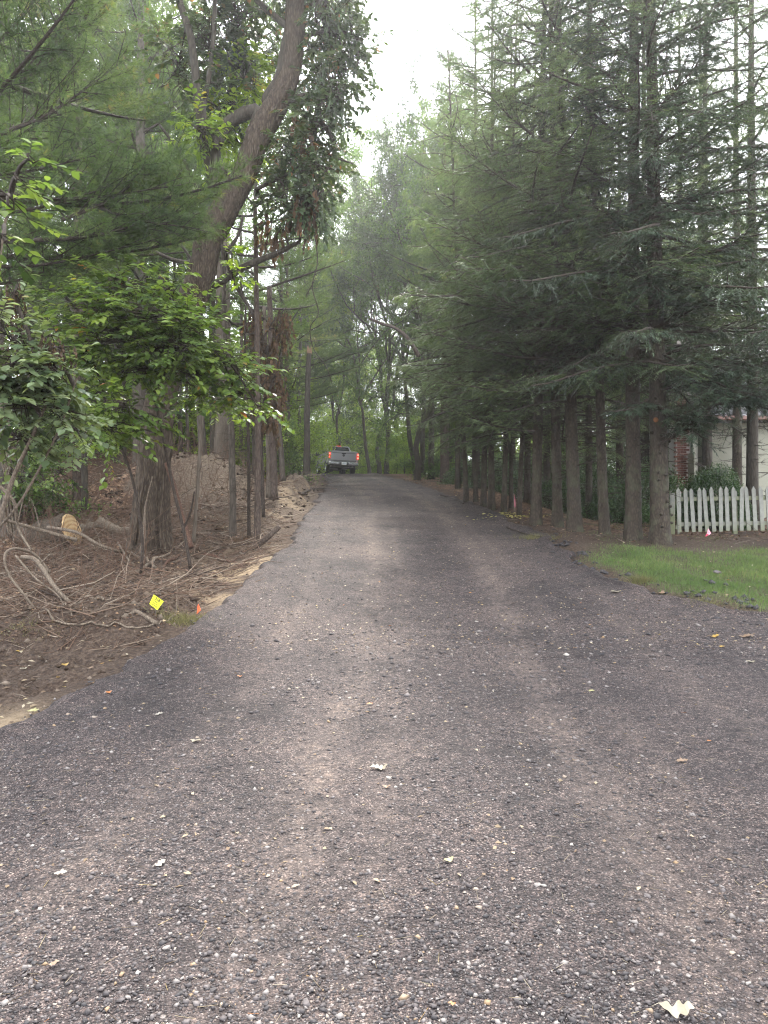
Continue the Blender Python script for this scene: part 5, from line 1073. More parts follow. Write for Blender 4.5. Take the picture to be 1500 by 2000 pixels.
# boughs of the near white pine, spread over the left of the view
def pine_boughs(e, boughs, mat='pine', kind='pine', m=7):
    gw = Geo(); gn = Geo(); l = rel_(e)
    for (p0, p1, d0_, d1_, spread, ntw) in boughs:
        A0 = P(p0[0], p0[1], d0_); A1 = P(p1[0], p1[1], d1_); L = np.linalg.norm(A1 - A0); pts = spline([A0, A0 * .6 + A1 * .4 + [0, 0, -.05 * L], A1], 12); V, Q, T = tube(pts, np.linspace(.03, .006, 12), 6, False, .1, 2); gw.add(V, Q, T)
        t = np.linspace(.12, 1, ntw); o = np.stack([np.interp(t, np.linspace(0, 1, 12), pts[:, k]) for k in range(3)], 1); f = nrm(A1 - A0); sd_ = nrm(np.cross(f, [0, 0, 1.])) * np.where(np.arange(ntw) % 2, 1, -1)[:, None]
        dr = nrm(f * .65 + sd_ * .7 + [0, 0, .12] + .2 * rng.normal(size=(ntw, 3))); tl = spread * (1 - .6 * t) * (.6 + .6 * rng.random(ntw)) + .15; E = o + dr * tl[:, None]
        V, Q = sticks(o, E, .009, .003, 4); gw.add(V, Q)
        i = np.repeat(np.arange(ntw), m); u_ = np.tile(np.linspace(.2, 1, m), ntw); s_ = o[i] + (E - o)[i] * u_[:, None]; d2 = nrm(dr[i] + .75 * rng.normal(size=(len(i), 3)) * [1, 1, .6]); e2 = s_ + d2 * (.10 + .28 * tl[i] * rng.random(len(i)))[:, None]
        V, Q = sticks(s_, e2, .004, .002, 3); gw.add(V, Q)
        if kind != 'pine':
            e2 = e2 + [0, 0, -.06]; q = 9; j = np.repeat(np.arange(len(i)), q); pos = np.tile(np.linspace(.1, 1, q), len(i)); tu = s_[j] + (e2 - s_)[j] * pos[:, None]; f2 = nrm(e2 - s_)[j]; sg = np.tile(np.where(np.arange(q) % 2, 1., -1.), len(i))[:, None]
            for h_ in (1, -1):
                dd = nrm(f2 * .6 + nrm(np.cross(f2, [0.01, 0, 1.])) * sg * h_ * .65 + .2 * rdir(len(tu)) + [0, 0, -.18]); leaves(gn, tu, dd, nrm(rdir(len(tu)) * .5 + [0, 0, 1.]), (.04 + .06 * (1 - pos * .4)) * (.7 + .6 * rng.random(len(tu))), .014, np.clip(.42 + .16 * rng.normal(size=len(tu)) + .8 * (fbm(tu[:, 0] * 1.5, tu[:, 2] * 1.5, 2, 8) - .5), 0, 1), SPRIG)
            continue
        q = 3; j = np.repeat(np.arange(len(i)), q); tu = s_[j] + (e2 - s_)[j] * np.tile(np.linspace(.35, 1, q), len(i))[:, None]; n = len(tu); k = 16
        br = .40 + 1.6 * (fbm(tu[:, 0] * 1.3, tu[:, 2] * 1.6 + tu[:, 1], 3, 77) - .5) + .10 * rng.normal(size=n) + .4 * (rng.random(n) > .985); oo = np.repeat(tu, k, 0); dd = nrm(np.repeat(d2[j], k, 0) * .7 + .75 * rdir(n * k) + [0, 0, .08])
        leaves(gn, oo, dd, rdir(n * k), .105 * (.7 + .5 * rng.random(n * k)), .0052, np.clip(np.repeat(br, k) + .06 * rng.normal(size=n * k), 0, 1), SPRIG)
    gw.out('branchwork', M['twig'], e, kind='stuff', loc=l); gn.out('crown', M[mat], e, kind='stuff', loc=l)
rel_ = lambda e: tuple(-np.array(e.location))
near_pine = [o for o in bpy.data.objects if o.name == 'pine_tree'][0]
D_ = 9.6; bg_ = []
for (a, b, c, d, sp_, nn_) in [(-60, 560, 160, 505, 1.0, 22), (-60, 520, 300, 470, 1.0, 26), (-40, 470, 370, 425, 1.0, 28), (60, 470, 385, 400, .8, 24), (-60, 420, 260, 350, 1.1, 26), (0, 380, 360, 360, 1.0, 26), (-60, 340, 200, 300, 1.0, 24), (-40, 300, 160, 180, 1.1, 26), (0, 262, 240, 120, 1.1, 28), (-60, 220, 120, 60, 1.1, 26), (40, 160, 200, 20, 1.0, 24), (-40, 110, 100, -40, 1.1, 24), (100, 90, 240, -50, 1.0, 22), (-60, 40, 60, -120, 1.1, 22), (120, 430, 330, 310, .9, 22), (180, 400, 375, 445, .7, 20), (-60, 610, 90, 570, .8, 14)]:
    bg_.append(((a, b), (c, d), D_ + .6 * rng.normal() * .5, D_ + .2 + .7 * rng.random(), sp_, int(nn_ * .68)))
pine_boughs(near_pine, bg_)
ct = [o for o in bpy.data.objects if o.name.startswith('conifer_tree')]; ct.sort(key=lambda o: o.name)
b1 = [((1285, 640), (1430, 560), 12.9, 12.0, .9, 24), ((1285, 700), (1440, 720), 12.9, 12.2, .9, 22), ((1290, 868), (1400, 790), 12.8, 12.0, .7, 22), ((1400, 790), (1500, 770), 12.0, 11.8, .7, 16), ((1290, 760), (1400, 735), 12.9, 12.2, .8, 20), ((1290, 520), (1460, 470), 12.9, 12.2, 1.0, 24), ((1285, 420), (1480, 330), 12.9, 12.2, 1.0, 24),
      ((1285, 330), (1450, 230), 12.9, 12.4, 1.0, 24), ((1285, 560), (1210, 470), 12.8, 11.8, .9, 22), ((1280, 480), (1180, 400), 12.8, 12.0, .9, 22), ((1290, 600), (1340, 520), 12.8, 11.4, .8, 22), ((1270, 780), (1225, 800), 12.7, 12.2, .35, 12), ((1285, 400), (1300, 300), 12.8, 11.6, .9, 22), ((1280, 230), (1400, 100), 12.9, 12.3, 1.0, 24), ((1280, 240), (1200, 140), 12.9, 12., 1.0, 24), ((1275, 120), (1420, 10), 12.9, 12.3, 1.0, 24), ((1275, 130), (1180, 20), 12.9, 12., .9, 22), ((1290, 640), (1500, 640), 12.9, 12.6, .9, 24), ((1300, 690), (1520, 790), 12.9, 11.6, .9, 24), ((1380, 740), (1540, 815), 12.6, 11.6, .8, 20), ((1290, 790), (1370, 850), 12.8, 12.2, .5, 14), ((1300, 720), (1420, 770), 12.8, 11.8, .8, 20), ((1400, 700), (1540, 720), 12.6, 11.8, .9, 20), ((1290, 590), (1470, 590), 12.8, 11.6, .9, 22), ((1290, 380), (1380, 420), 12.8, 11.6, .9, 20), ((1290, 460), (1280, 560), 12.8, 11.7, .7, 20), ((1290, 320), (1290, 420), 12.8, 11.8, .8, 20), ((1285, 180), (1290, 250), 12.8, 11.8, .8, 20)]
pine_boughs(ct[0], b1, 'spruce', 'spruce', 6)
b2 = [((1236, 640), (1100, 600), 13.4, 12.6, 1.0, 24), ((1236, 700), (1120, 740), 13.4, 12.7, .8, 22), ((1236, 560), (1080, 510), 13.4, 12.6, 1.0, 26), ((1236, 480), (1090, 400), 13.4, 12.8, 1.0, 24), ((1236, 380), (1080, 280), 13.4, 12.8, 1.0, 24), ((1236, 280), (1100, 170), 13.4, 12.8, 1.0, 24), ((1236, 170), (1060, 60), 13.4, 12.8, 1.0, 24), ((1236, 660), (1180, 560), 13.4, 12.2, .8, 20)]
pine_boughs(ct[1], b2, 'hemlock', 'hemlock', 6)
b3 = [((1140, 508), (940, 518), 13.8, 13.2, 1.1, 30), ((1120, 640), (960, 560), 14., 13.2, 1.0, 26), ((1080, 760), (880, 740), 14.2, 14.2, .9, 24), ((1080, 700), (850, 640), 14.4, 14.4, 1.0, 28), ((1050, 840), (900, 800), 14.6, 14.6, .7, 20), ((1050, 600), (820, 560), 14.6, 14.8, 1.0, 26), ((1050, 500), (850, 420), 14.6, 14.6, 1.0, 26), ((1060, 380), (900, 260), 14.6, 14.6, 1.0, 26), ((1060, 260), (930, 120), 14.6, 14.6, 1., 24), ((1060, 140), (960, 10), 14.6, 14.6, 1., 24)]
pine_boughs(ct[3], b3, 'hemlock', 'hemlock', 6)

# hanging vine, dead limb over the drive
d_ = 17.; c = P(640, 500, d_); e = empty('hanging_vine', (P(600, 930, 17)[0], d_, G(P(600, 930, 17)[0], d_)), 'thin wavy vine hanging from the canopy over the left side of the drive', 'vine')
g = Geo(); limb([(612, 440), (620, 510), (610, 560), (622, 610), (606, 640), (612, 680), (636, 715), (648, 745)], d_, 2.4, 1.6, 50, 6, g); limb([(560, 300), (590, 380), (612, 440)], d_, 3, 2.4, 20, 6, g, d_); g.out('vine', M['twig'], e, loc=tuple(-np.array(e.location)), kind='stuff')
d_ = 24.; c = P(815, 685, d_); e = empty('dead_branch', tuple(c), 'pinkish bare dead branch arching down in the air right of the drive centre', 'branch')
g = Geo(); limb([(722, 622), (745, 632), (770, 640), (792, 656), (808, 678), (818, 696)], d_, 5, 9, 30, 8, g); limb([(735, 628), (725, 612), (712, 606)], d_, 2.5, 1, 8, 5, g); g.out('bark', M['pinebark'], e, loc=tuple(-c), sm=True, kind='stuff')
for o in kids(e): o.name = 'bark'

# ================================================================== things lying on the ground, left side
def rel(e): return tuple(-np.array(e.location))
# sawn log
gp = ray_ground(148, 1066); ld = float(gp[1]); r0 = 34 / F * ld
e = empty('sawn_log', gp, 'thick sawn log end with a pale yellow cut face lying among the brush', 'log')
ax = nrm(np.array([-1., .08, -.02])); c0 = np.array([0, 0, r0 * .92]); n = 16
pp = c0 + ax * np.linspace(0, .95, n)[:, None]; V, Q, T = tube(pp, r0 * (1 + .05 * np.sin(np.arange(n))), 40, True, .1, 8)
o = build('bark', V, [Q, T], M['oakbark'], e, sm=True)
def wood_face():
    m, t, o = mat_new('cut_wood'); g = N(t, 'ShaderNodeTexCoord'); w_ = N(t, 'ShaderNodeTexNoise', Scale=7.0, Detail=6.0); lk(t, g.outputs['Object'], w_.inputs['Vector'])
    wv = N(t, 'ShaderNodeTexWave', wave_type='RINGS', Scale=4.0, Distortion=3.0); lk(t, g.outputs['Object'], wv.inputs['Vector'])
    c = ramp(t, math_(t, 'ADD', math_(t, 'MULTIPLY', w_.outputs['Fac'], .7), math_(t, 'MULTIPLY', wv.outputs['Fac'], .3)), [(.2, (.26, .13, .05)), (.5, (.42, .28, .14)), (.85, (.52, .39, .22))])
    p = N(t, 'ShaderNodeBsdfPrincipled', Roughness=.8); lk(t, c, p.inputs['Base Color']); lk(t, p.outputs[0], o.inputs['Surface']); return m
V, Q, T = tube([c0 - ax * .022, c0 - ax * .02, c0 + ax * .01], [r0 * .93, r0 * .95, r0 * .97], 40, True, .06, 8); o = build('cut_face', V, [Q, T], wood_face(), e)
e.rotation_euler = (0, R(-15), 0)

def branch_thing(name, pxs, w0, w1, mat, label, cat='branch', n=40, sides=8, lift=.01, subs=(), off=None, rough=.14):
    pts = []
    for i, q in enumerate(pxs):
        if len(q) == 3: p = P(q[0], q[1], q[2])
        else: p = ray_ground(*q)
        pts.append(p)
    pts = spline(pts, n); d0 = float(pts[:, 1].mean()); rad = np.linspace(w0, w1, n) / F * d0 / 2
    for k in range(n): pts[k, 2] = max(pts[k, 2], G(pts[k, 0], pts[k, 1]) + rad[k] * .6 + lift)
    c = pts[0].copy(); e = empty(name, c, label, cat); V, Q, T = tube(pts - c, rad, sides, True, rough, int(pxs[0][0])); build('stem', V, [Q, T], M[mat], e, sm=True)
    if subs:
        g = Geo()
        for (t, dx, dy, dz, w_) in subs:
            s = pts[int(t * (n - 1))] - c; en = s + [dx, dy, dz]; V, Q, T = tube(spline([s, (s + en) / 2 + [0, 0, .05], en], 8), np.linspace(w_, .002, 8), 5); g.add(V, Q, T)
        g.out('side_twigs', M[mat], e, kind='stuff')
    return e
D1 = 8.6
branch_thing('looped_vine', [(97, 1118, D1 + .5), (70, 1085, D1 + .4), (43, 1073, D1 + .2), (20, 1073, D1), (9, 1088, D1 - .1), (17, 1122, D1 - .1), (50, 1165, D1 - .1), (77, 1198, D1 - .1), (110, 1216), (187, 1222), (267, 1230), (307, 1222), (343, 1204)], 6, 3, 'deadwood', 'long pale vine stem bent into a loop and trailing towards the yellow marker', 'vine', 90)
branch_thing('bent_branch', [(43, 1088, D1 + .4), (67, 1092, D1 + .3), (83, 1110, D1 + .2), (110, 1150, D1), (143, 1181, D1), (173, 1190, D1), (203, 1195, D1)], 9, 7, 'deadwood', 'thick pale bent branch sloping down inside the looped vine', 'branch', 50, 10, subs=((.3, .2, .1, .15, .01), (.6, .3, .2, .1, .008), (.8, .1, .3, .2, .008)))
branch_thing('bent_branch', [(30, 1085, D1 + .5), (70, 1130, D1 + .4), (110, 1160, D1 + .3), (130, 1190)], 4, 3, 'deadwood', 'thin stem crossing the loop of the vine', 'branch', 30)
branch_thing('broken_branch', [(243, 1203, 8.3), (275, 1210, 8.25), (307, 1217, 8.2)], 8, 9, 'deadwood', 'short thick pale barkless piece of branch left of the grass tuft', 'branch', 10, 10, rough=.05)
branch_thing('fallen_branch', [(93, 1030, 12.2), (150, 1040, 12.), (200, 1067, 11.8), (260, 1085), (305, 1112)], 7, 5, 'deadwood', 'long curved stick passing in front of the sawn log', 'branch', 50, subs=((.3, .2, .2, .4, .012), (.5, -.2, .1, .35, .01)))
branch_thing('fallen_branch', [(252, 1125), (300, 1098), (345, 1072), (383, 1046)], 7, 3, 'deadwood', 'straight pale stick rising to the right in front of the oak foot', 'branch', 30)
branch_thing('fallen_branch', [(275, 1130), (320, 1110), (370, 1080), (405, 1055)], 6, 3, 'redwood', 'reddish stick below the straight pale one', 'branch', 30)
branch_thing('propped_stick', [(492, 1072), (520, 1052, 12.6), (546, 1028, 12.6)], 12, 10, 'pinebark', 'short thick broken stick propped against the slim trunks at the road edge', 'stick', 20, 10)
branch_thing('fallen_log', [(160, 1062, 14.2), (205, 1049, 14.0), (262, 1038, 13.9)], 19, 21, 'deadwood', 'grey fallen trunk lying between the sawn log and the oak', 'log', 20, 14, rough=.04)
branch_thing('fallen_branch', [(230, 1060, 12.4), (255, 1100), (262, 1110)], 4, 3, 'deadwood', 'thin twig leaning by the left foot of the oak', 'branch')
branch_thing('leaning_stem', [(372, 1070, 11.8), (355, 1010, 12.), (338, 945, 12.1), (325, 905, 12.2)], 13, 9, 'redwood', 'thick reddish broken stem leaning against the right side of the oak', 'branch', 30, 10)
branch_thing('leaning_stem', [(275, 1082, 11.8), (282, 1040, 11.9), (284, 990, 12.), (298, 930, 12.)], 8, 2, 'deadwood', 'short pale broken stem standing in front of the oak foot', 'branch', 30, 8)
branch_thing('fallen_branch', [(585, 965), (612, 955), (640, 952)], 5, 2, 'twig', 'dark thin stick at the drive edge below the broken trunk', 'branch')
branch_thing('fallen_branch', [(400, 1085), (440, 1098), (480, 1112)], 7, 3, 'redwood', 'reddish torn root lying above the sandy patch', 'root', subs=((.3, .2, .1, .12, .01), (.5, -.1, .1, .16, .01), (.7, .25, .0, .1, .008), (.9, .2, .1, .1, .006)))
branch_thing('fallen_branch', [(150, 1055, 11.), (60, 1030, 10.8), (0, 1012, 10.6)], 8, 5, 'deadwood', 'pale branch reaching in from the left edge towards the log', 'branch', subs=((.4, -.2, .1, .5, .012), (.7, .1, .1, .6, .012)))
branch_thing('fallen_branch', [(0, 950, 9.5), (30, 985, 9.6), (35, 1030, 9.8), (60, 1075, 9.6)], 6, 4, 'deadwood', 'curved grey vine hanging down beside the vine-clad trunk', 'vine')
branch_thing('fallen_branch', [(990, 1032), (1030, 1045), (1075, 1055)], 3, 2, 'twig', 'thin twig lying under the close group of three conifers', 'branch')
branch_thing('fallen_branch', [(860, 968), (885, 975), (905, 985)], 3, 2, 'twig', 'thin root on the right edge of the drive beyond the slender conifers', 'root')

# countless twigs, roots and litter
def scatter(n, fx, fy, keep):
    x = fx(n); y = fy(n); k = keep(x, y) & (np.hypot(x + 2.75, y - 8.2) > .55); x = x[k]; y = y[k]; return x, y, H(x, y)
U = lambda a, b: (lambda n: rng.uniform(a, b, n))
def twig_pile(name, n, fx, fy, keep, L0, L1, w0, w1, tmat, label, tilt=.22):
    x, y, z = scatter(n, fx, fy, keep); n = len(x); az = rng.random(n) * math.pi; L = L0 + (L1 - L0) * rng.random(n) ** 2.2; t = np.abs(rng.normal(size=n)) * tilt
    d = np.stack([np.cos(az) * np.cos(t), np.sin(az) * np.cos(t), np.sin(t)], 1); a = np.stack([x, y, z + .004], 1); m = a + d * L[:, None] * .5 + .06 * L[:, None] * rng.normal(size=(n, 3)); b = a + d * L[:, None]
    m[:, 2] = np.maximum(m[:, 2], H(m[:, 0], m[:, 1]) + .005); b[:, 2] = np.maximum(b[:, 2], H(b[:, 0], b[:, 1]) + .005)
    w_ = w0 + (w1 - w0) * rng.random(n) ** 3 ; g = Geo(); tt = rng.random(n)
    V, Q = sticks(a, m, w_, w_ * .8, 4); g.add(V, Q, None, np.repeat(tt, 4)); V, Q = sticks(m, b, w_ * .8, w_ * .35, 4); g.add(V, Q, None, np.repeat(tt, 4))
    o = g.out(name, tmat, kind='stuff'); tag(o, label, 'brush'); return o
twm = tinted('twig_tint', [(0, (.03, .02, .014)), (.4, (.09, .055, .038)), (.6, (.12, .07, .046)), (.85, (.15, .11, .08)), (1, (.28, .23, .18))], .85)
leftk = lambda x, y: (x < XL(y) - .12) & (rng.random(len(x)) < .25 + .75 * smooth(fbm(x * .9, y * .9, 3, 101), .35, .6))
twig_pile('twig_litter', 20000, U(-9, -1.6), U(7.6, 15.5), leftk, .06, .9, .002, .010, twm, 'tangle of brown twigs and roots covering the cleared ground on the left')
twig_pile('twig_litter', 4000, U(-12, -2), U(15, 30), leftk, .2, 1.4, .004, .014, twm, 'sticks and roots on the wooded slope and soil mound on the left')
twig_pile('twig_litter', 1300, U(2.5, 11), U(13, 26), lambda x, y: x > XR(y) + .1, .15, .8, .002, .007, twm, 'small sticks on the needle covered floor under the right conifers')
twig_pile('twig_litter', 500, U(-6, 0), U(4.5, 8), lambda x, y: x < XL(y) - .1, .05, .3, .0015, .004, twm, 'few small twigs on the bare soil at the lower left')
# upright brush
n = 900; x, y, z = scatter(n, U(-9, -2), U(9, 22), lambda x, y: (x < XL(y) - .8) & ((y > 14.5) | (x < -3.6))); n = len(x)
a = np.stack([x, y, z], 1); d = nrm(np.stack([.45 * rng.normal(size=n), .3 * rng.normal(size=n), np.ones(n)], 1)); L = .3 + 1.3 * rng.random(n) ** 2; b = a + d * L[:, None] * .55; c = b + nrm(d + .4 * rng.normal(size=(n, 3))) * L[:, None] * .45
g = Geo(); V, Q = sticks(a, b, .006, .004, 4); g.add(V, Q, None, .5); V, Q = sticks(b, c, .004, .0015, 3); g.add(V, Q, None, .5)
j = np.repeat(np.arange(n), 3); s = a[j] + (b - a)[j] * rng.uniform(.4, 1, (len(j), 1)); V, Q = sticks(s, s + nrm(d[j] + 1.2 * rng.normal(size=(len(j), 3))) * .25, .003, .001, 3); g.add(V, Q, None, .6)
tag(g.out('dry_brush', twm, kind='stuff'), 'thin bare upright stems of brush on the left wood floor', 'brush')

def leaf_scatter(name, n, fx, fy, keep, L, mat, label, zf=None, tf=None, lift=.006, cat='leaves'):
    x = fx(n); y = fy(n); k = keep(x, y); x = x[k]; y = y[k]; n = len(x); z = (H(x, y) if zf is None else zf(x, y)) + lift
    g = Geo(); az = rng.random(n) * 6.283; d = np.stack([np.cos(az), np.sin(az), .15 * rng.normal(size=n)], 1)
    leaves(g, np.stack([x, y, z], 1), d, nrm(np.array([0, 0, 1.]) + .38 * rng.normal(size=(n, 3))), L * (.5 + .8 * rng.random(n)), L * .6, (rng.random(n) if tf is None else tf(n)), DIAM)
    o = g.out(name, mat, kind='stuff'); tag(o, label, cat); return o
lit = tinted('litter_leaf', [(0, (.035, .022, .016)), (.4, (.10, .055, .036)), (.7, (.17, .10, .06)), (.9, (.28, .17, .10)), (1, (.42, .33, .2))], .75, trans=.15)
leaf_scatter('leaf_litter', 20000, U(-13, -2), U(9, 30), lambda x, y: (x < XL(y) - .5) & (rng.random(len(x)) < .2 + smooth(y, 9, 14) * (np.exp(-((x + 4.8) / 1.9) ** 2 - ((y - 18.5) / 2.6) ** 2) < .35)), .075, lit, 'brown fallen leaves on the wooded slope on the left')
leaf_scatter('leaf_litter', 16000, U(-9, -1.8), U(7.8, 15), lambda x, y: (x < XL(y) - .15) & (rng.random(len(x)) < smooth(fbm(x, y, 3, 121), .35, .6)), .05, lit, 'small brown leaf bits among the twigs of the cleared bank on the left')
leaf_scatter('leaf_litter', 17000, U(1, 14), U(12, 40), lambda x, y: (x > XR(y) + .05) & (rng.random(len(x)) < smooth(y + x * .1, 13, 15.5)), .07, lit, 'brown leaf and needle litter under the right hand conifers')
roadz = lambda x, y: H(x, y) + road_relief(x, y) + .02
onroad = lambda x, y: (x > XL(y) + .05) & (x < XR(y) - .05)
pl = tinted('pale_leaf_bit', [(0, (.07, .045, .03)), (.35, (.16, .11, .07)), (.65, (.29, .23, .15)), (.88, (.42, .37, .28)), (.97, (.36, .26, .08)), (1, (.35, .13, .05))], .7, trans=.2)
def yinv(a, b): return lambda n: 1 / (1 / a + rng.random(n) * (1 / b - 1 / a))
xr_ = lambda n: rng.uniform(-4, 6, n)
leaf_scatter('leaf_bits', 5200, xr_, yinv(7.5, 46), lambda x, y: onroad(x, y) & (np.abs(x) < .6 * y), .034, pl, 'small pale fallen leaf bits strewn over the upper drive', roadz, lift=.008)
leaf_scatter('leaf_bits', 500, xr_, yinv(3, 9), lambda x, y: onroad(x, y) & (np.abs(x) < .6 * y), .032, pl, 'few tiny pale leaf bits on the near drive', roadz, lambda n: .3 + .5 * rng.random(n), lift=.006)
leaf_scatter('leaf_bits', 420, U(-5, 0), U(4.6, 8.2), lambda x, y: x < XL(y), .06, pl, 'pale and yellow leaf bits on the bare soil at the lower left', lift=.008)
leaf_scatter('leaf_bits', 260, U(2.7, 7), U(8.5, 15), lambda x, y: x > XR(y), .05, pl, 'pale leaf bits on the lawn edge and under the near conifers', lift=.02)
leaf_scatter('yellow_leaf_patch', 140, lambda n: 3.05 + .35 * rng.normal(size=n), lambda n: 17.0 + .35 * rng.normal(size=n), lambda x, y: x > 0, .09, tinted('yellow_bits', [(0, (.3, .26, .08)), (1, (.6, .55, .2))], .6, trans=.3), 'patch of yellowish leaves on the right road edge below the slender conifers', lift=.03)
# straw and needle litter bits
n = 5000; x = rng.uniform(-3, 3.5, n); y = yinv(2, 12)(n); k = onroad(x, y) & (np.abs(x) < .6 * y) & (rng.random(n) < .3); x = x[k]; y = y[k]; n = len(x); az = rng.random(n) * 6.28; L = .02 + .06 * rng.random(n) ** 2
a = np.stack([x, y, roadz(x, y) + .004], 1); b = a + np.stack([np.cos(az) * L, np.sin(az) * L, .004 + 0 * L], 1); g = Geo(); V, Q = sticks(a, b, .0009, .0006, 3); g.add(V, Q, None, np.repeat(rng.random(n), 3)); tag(g.out('straw_bits', pl, kind='stuff'), 'dry needles and straw bits on the near drive', 'straw')

# lawn
def blades(n, fx, fy, keep, h0, h1, wd, mat, label, name, lean=.35):
    x = fx(n); y = fy(n); k = keep(x, y); x = x[k]; y = y[k]; n = len(x); z = H(x, y) - .004
    d = nrm(np.stack([lean * rng.normal(size=n), lean * rng.normal(size=n), np.ones(n)], 1)); g = Geo()
    leaves(g, np.stack([x, y, z], 1), d, nrm(rng.normal(size=(n, 3)) * [1, 1, .1]), h0 + (h1 - h0) * rng.random(n), wd, np.clip(.2 + .6 * fbm(x * 1.5, y * 1.5, 3, 111) + .15 * rng.normal(size=n), 0, 1), SPRIG)
    tag(g.out(name, mat, kind='stuff'), label, 'grass')
gm = foliage('grass_blade', [(0, (.035, .058, .02)), (.45, (.075, .125, .036)), (.72, (.12, .17, .05)), (.88, (.18, .18, .08)), (1, (.2, .15, .085))], .35, .5, .3)
gk = lambda x, y: (x > XR(y) + .02) & (rng.random(len(x)) < 1 - smooth(y + 1.6 * (fbm(x * .9, y * .9, 3, 65) - .5), 11.0, 12.8)) & (rng.random(len(x)) < .25 + smooth(x - XR(y), .1, .8)) & (rng.random(len(x)) < .3 + .9 * smooth(fbm(x * 1.7, y * 1.7, 3, 141), .35, .5))
blades(150000, U(2.9, 8.5), U(7.2, 13.), gk, .03, .075, .006, gm, 'green mown lawn grass beside the drive on the right', 'lawn_grass')
blades(9000, U(4, 9), U(12., 20), lambda x, y: fbm(x * 1.4, y * 1.4, 3, 117) > .52, .02, .06, .006, gm, 'thin patchy grass near the picket fence and under the conifers', 'patchy_grass')
dg = foliage('dry_grass', [(0, (.06, .055, .025)), (.5, (.12, .115, .05)), (1, (.22, .18, .1))], .3, .6, .3)
def edge_blob(cx, cy, s, n, nm, lb, mt=dg, h=(.06, .16)):
    blades(n, lambda n: cx + s * rng.normal(size=n), lambda n: cy + s * .6 * rng.normal(size=n), lambda x, y: np.ones(len(x), bool), h[0], h[1], .006, mt, lb, nm, .8)
p = ray_ground(360, 1215); edge_blob(p[0], p[1], .17, 700, 'grass_tuft', 'thin yellow green grass tuft on the bank below the orange flag')
p = ray_ground(50, 1225); edge_blob(p[0], p[1], .12, 160, 'grass_tuft', 'sparse grass tuft at the far left under the looped vine', dg, (.03, .08))
p = ray_ground(455, 1060); edge_blob(p[0] + .2, p[1] + .1, .2, 700, 'grass_tuft', 'dry orange grass tuft at the foot of the slim trunks', M['dead'])
p = ray_ground(1250, 1135); edge_blob(p[0], p[1], .10, 500, 'grass_tuft', 'dry overhanging grass tuft at the torn lawn edge')
p = ray_ground(1375, 1180); edge_blob(p[0], p[1], .09, 350, 'grass_tuft', 'dry grass tuft on the lawn edge nearer the right border')
p = ray_ground(1050, 1050); edge_blob(p[0], p[1], .2, 700, 'grass_tuft', 'pale grass tuft at the foot of the reddish conifer')

# clods of dug soil
n = 14000; x = rng.uniform(-9, -1.7, n); y = rng.uniform(4.5, 26, n); k = (x < XL(y) - .1) & (rng.random(n) < .15 + 1.0 * smooth(fbm(x * 1.1, y * 1.1, 3, 131), .4, .65)); x = x[k]; y = y[k]; n = len(x); s = (.010 + .055 * rng.random(n) ** 3) * np.clip(y / 10, .5, 1)
V = (OCT[None] * (1 + .5 * (rng.random((n, 6, 1)) - .5)) + .25 * rng.normal(size=(n, 6, 3))) * np.stack([s, s * .9, s * .65], 1)[:, None] + np.stack([x, y, H(x, y) + s * .2], 1)[:, None]
g = Geo(); g.add(V.reshape(-1, 3), None, (np.arange(n)[:, None, None] * 6 + OT[None]).reshape(-1, 3), np.repeat(rng.random(n), 8)); tag(g.out('soil_clods', tinted('clod', [(0, (.03, .02, .015)), (.5, (.08, .058, .043)), (.85, (.115, .088, .066)), (1, (.15, .12, .095))], .95, .1, .5, 40), kind='stuff'), 'lumps of dug brown soil on the mound and bank on the left', 'soil')

# broken asphalt lumps at the right edge
g = Geo(); n = 260; x = np.where(rng.random(n) < .6, 3.3 + .3 * rng.normal(size=n), 4.6 + .5 * rng.normal(size=n)); y = np.where(x < 4, 12.2 + 1.2 * rng.normal(size=n), 9.1 + .4 * rng.normal(size=n)); x = np.where(x < 4, XR(y) - .1 + .18 * rng.normal(size=n), x); s = .02 + .05 * rng.random(n) ** 2
V = (OCT[None] * (1 + .4 * (rng.random((n, 6, 1)) - .5)) + .25 * rng.normal(size=(n, 6, 3))) * np.stack([s, s * .8, s * .6], 1)[:, None] + np.stack([x, y, H(x, y) + s * .3], 1)[:, None]
g.add(V.reshape(-1, 3), None, (np.arange(n)[:, None, None] * 6 + OT[None]).reshape(-1, 3), .05 + .25 * np.repeat(rng.random(n), 8)); tag(g.out('asphalt_crumbs', M['pebble'], kind='stuff'), 'black broken asphalt crumbs along the right edge of the drive', 'rubble')

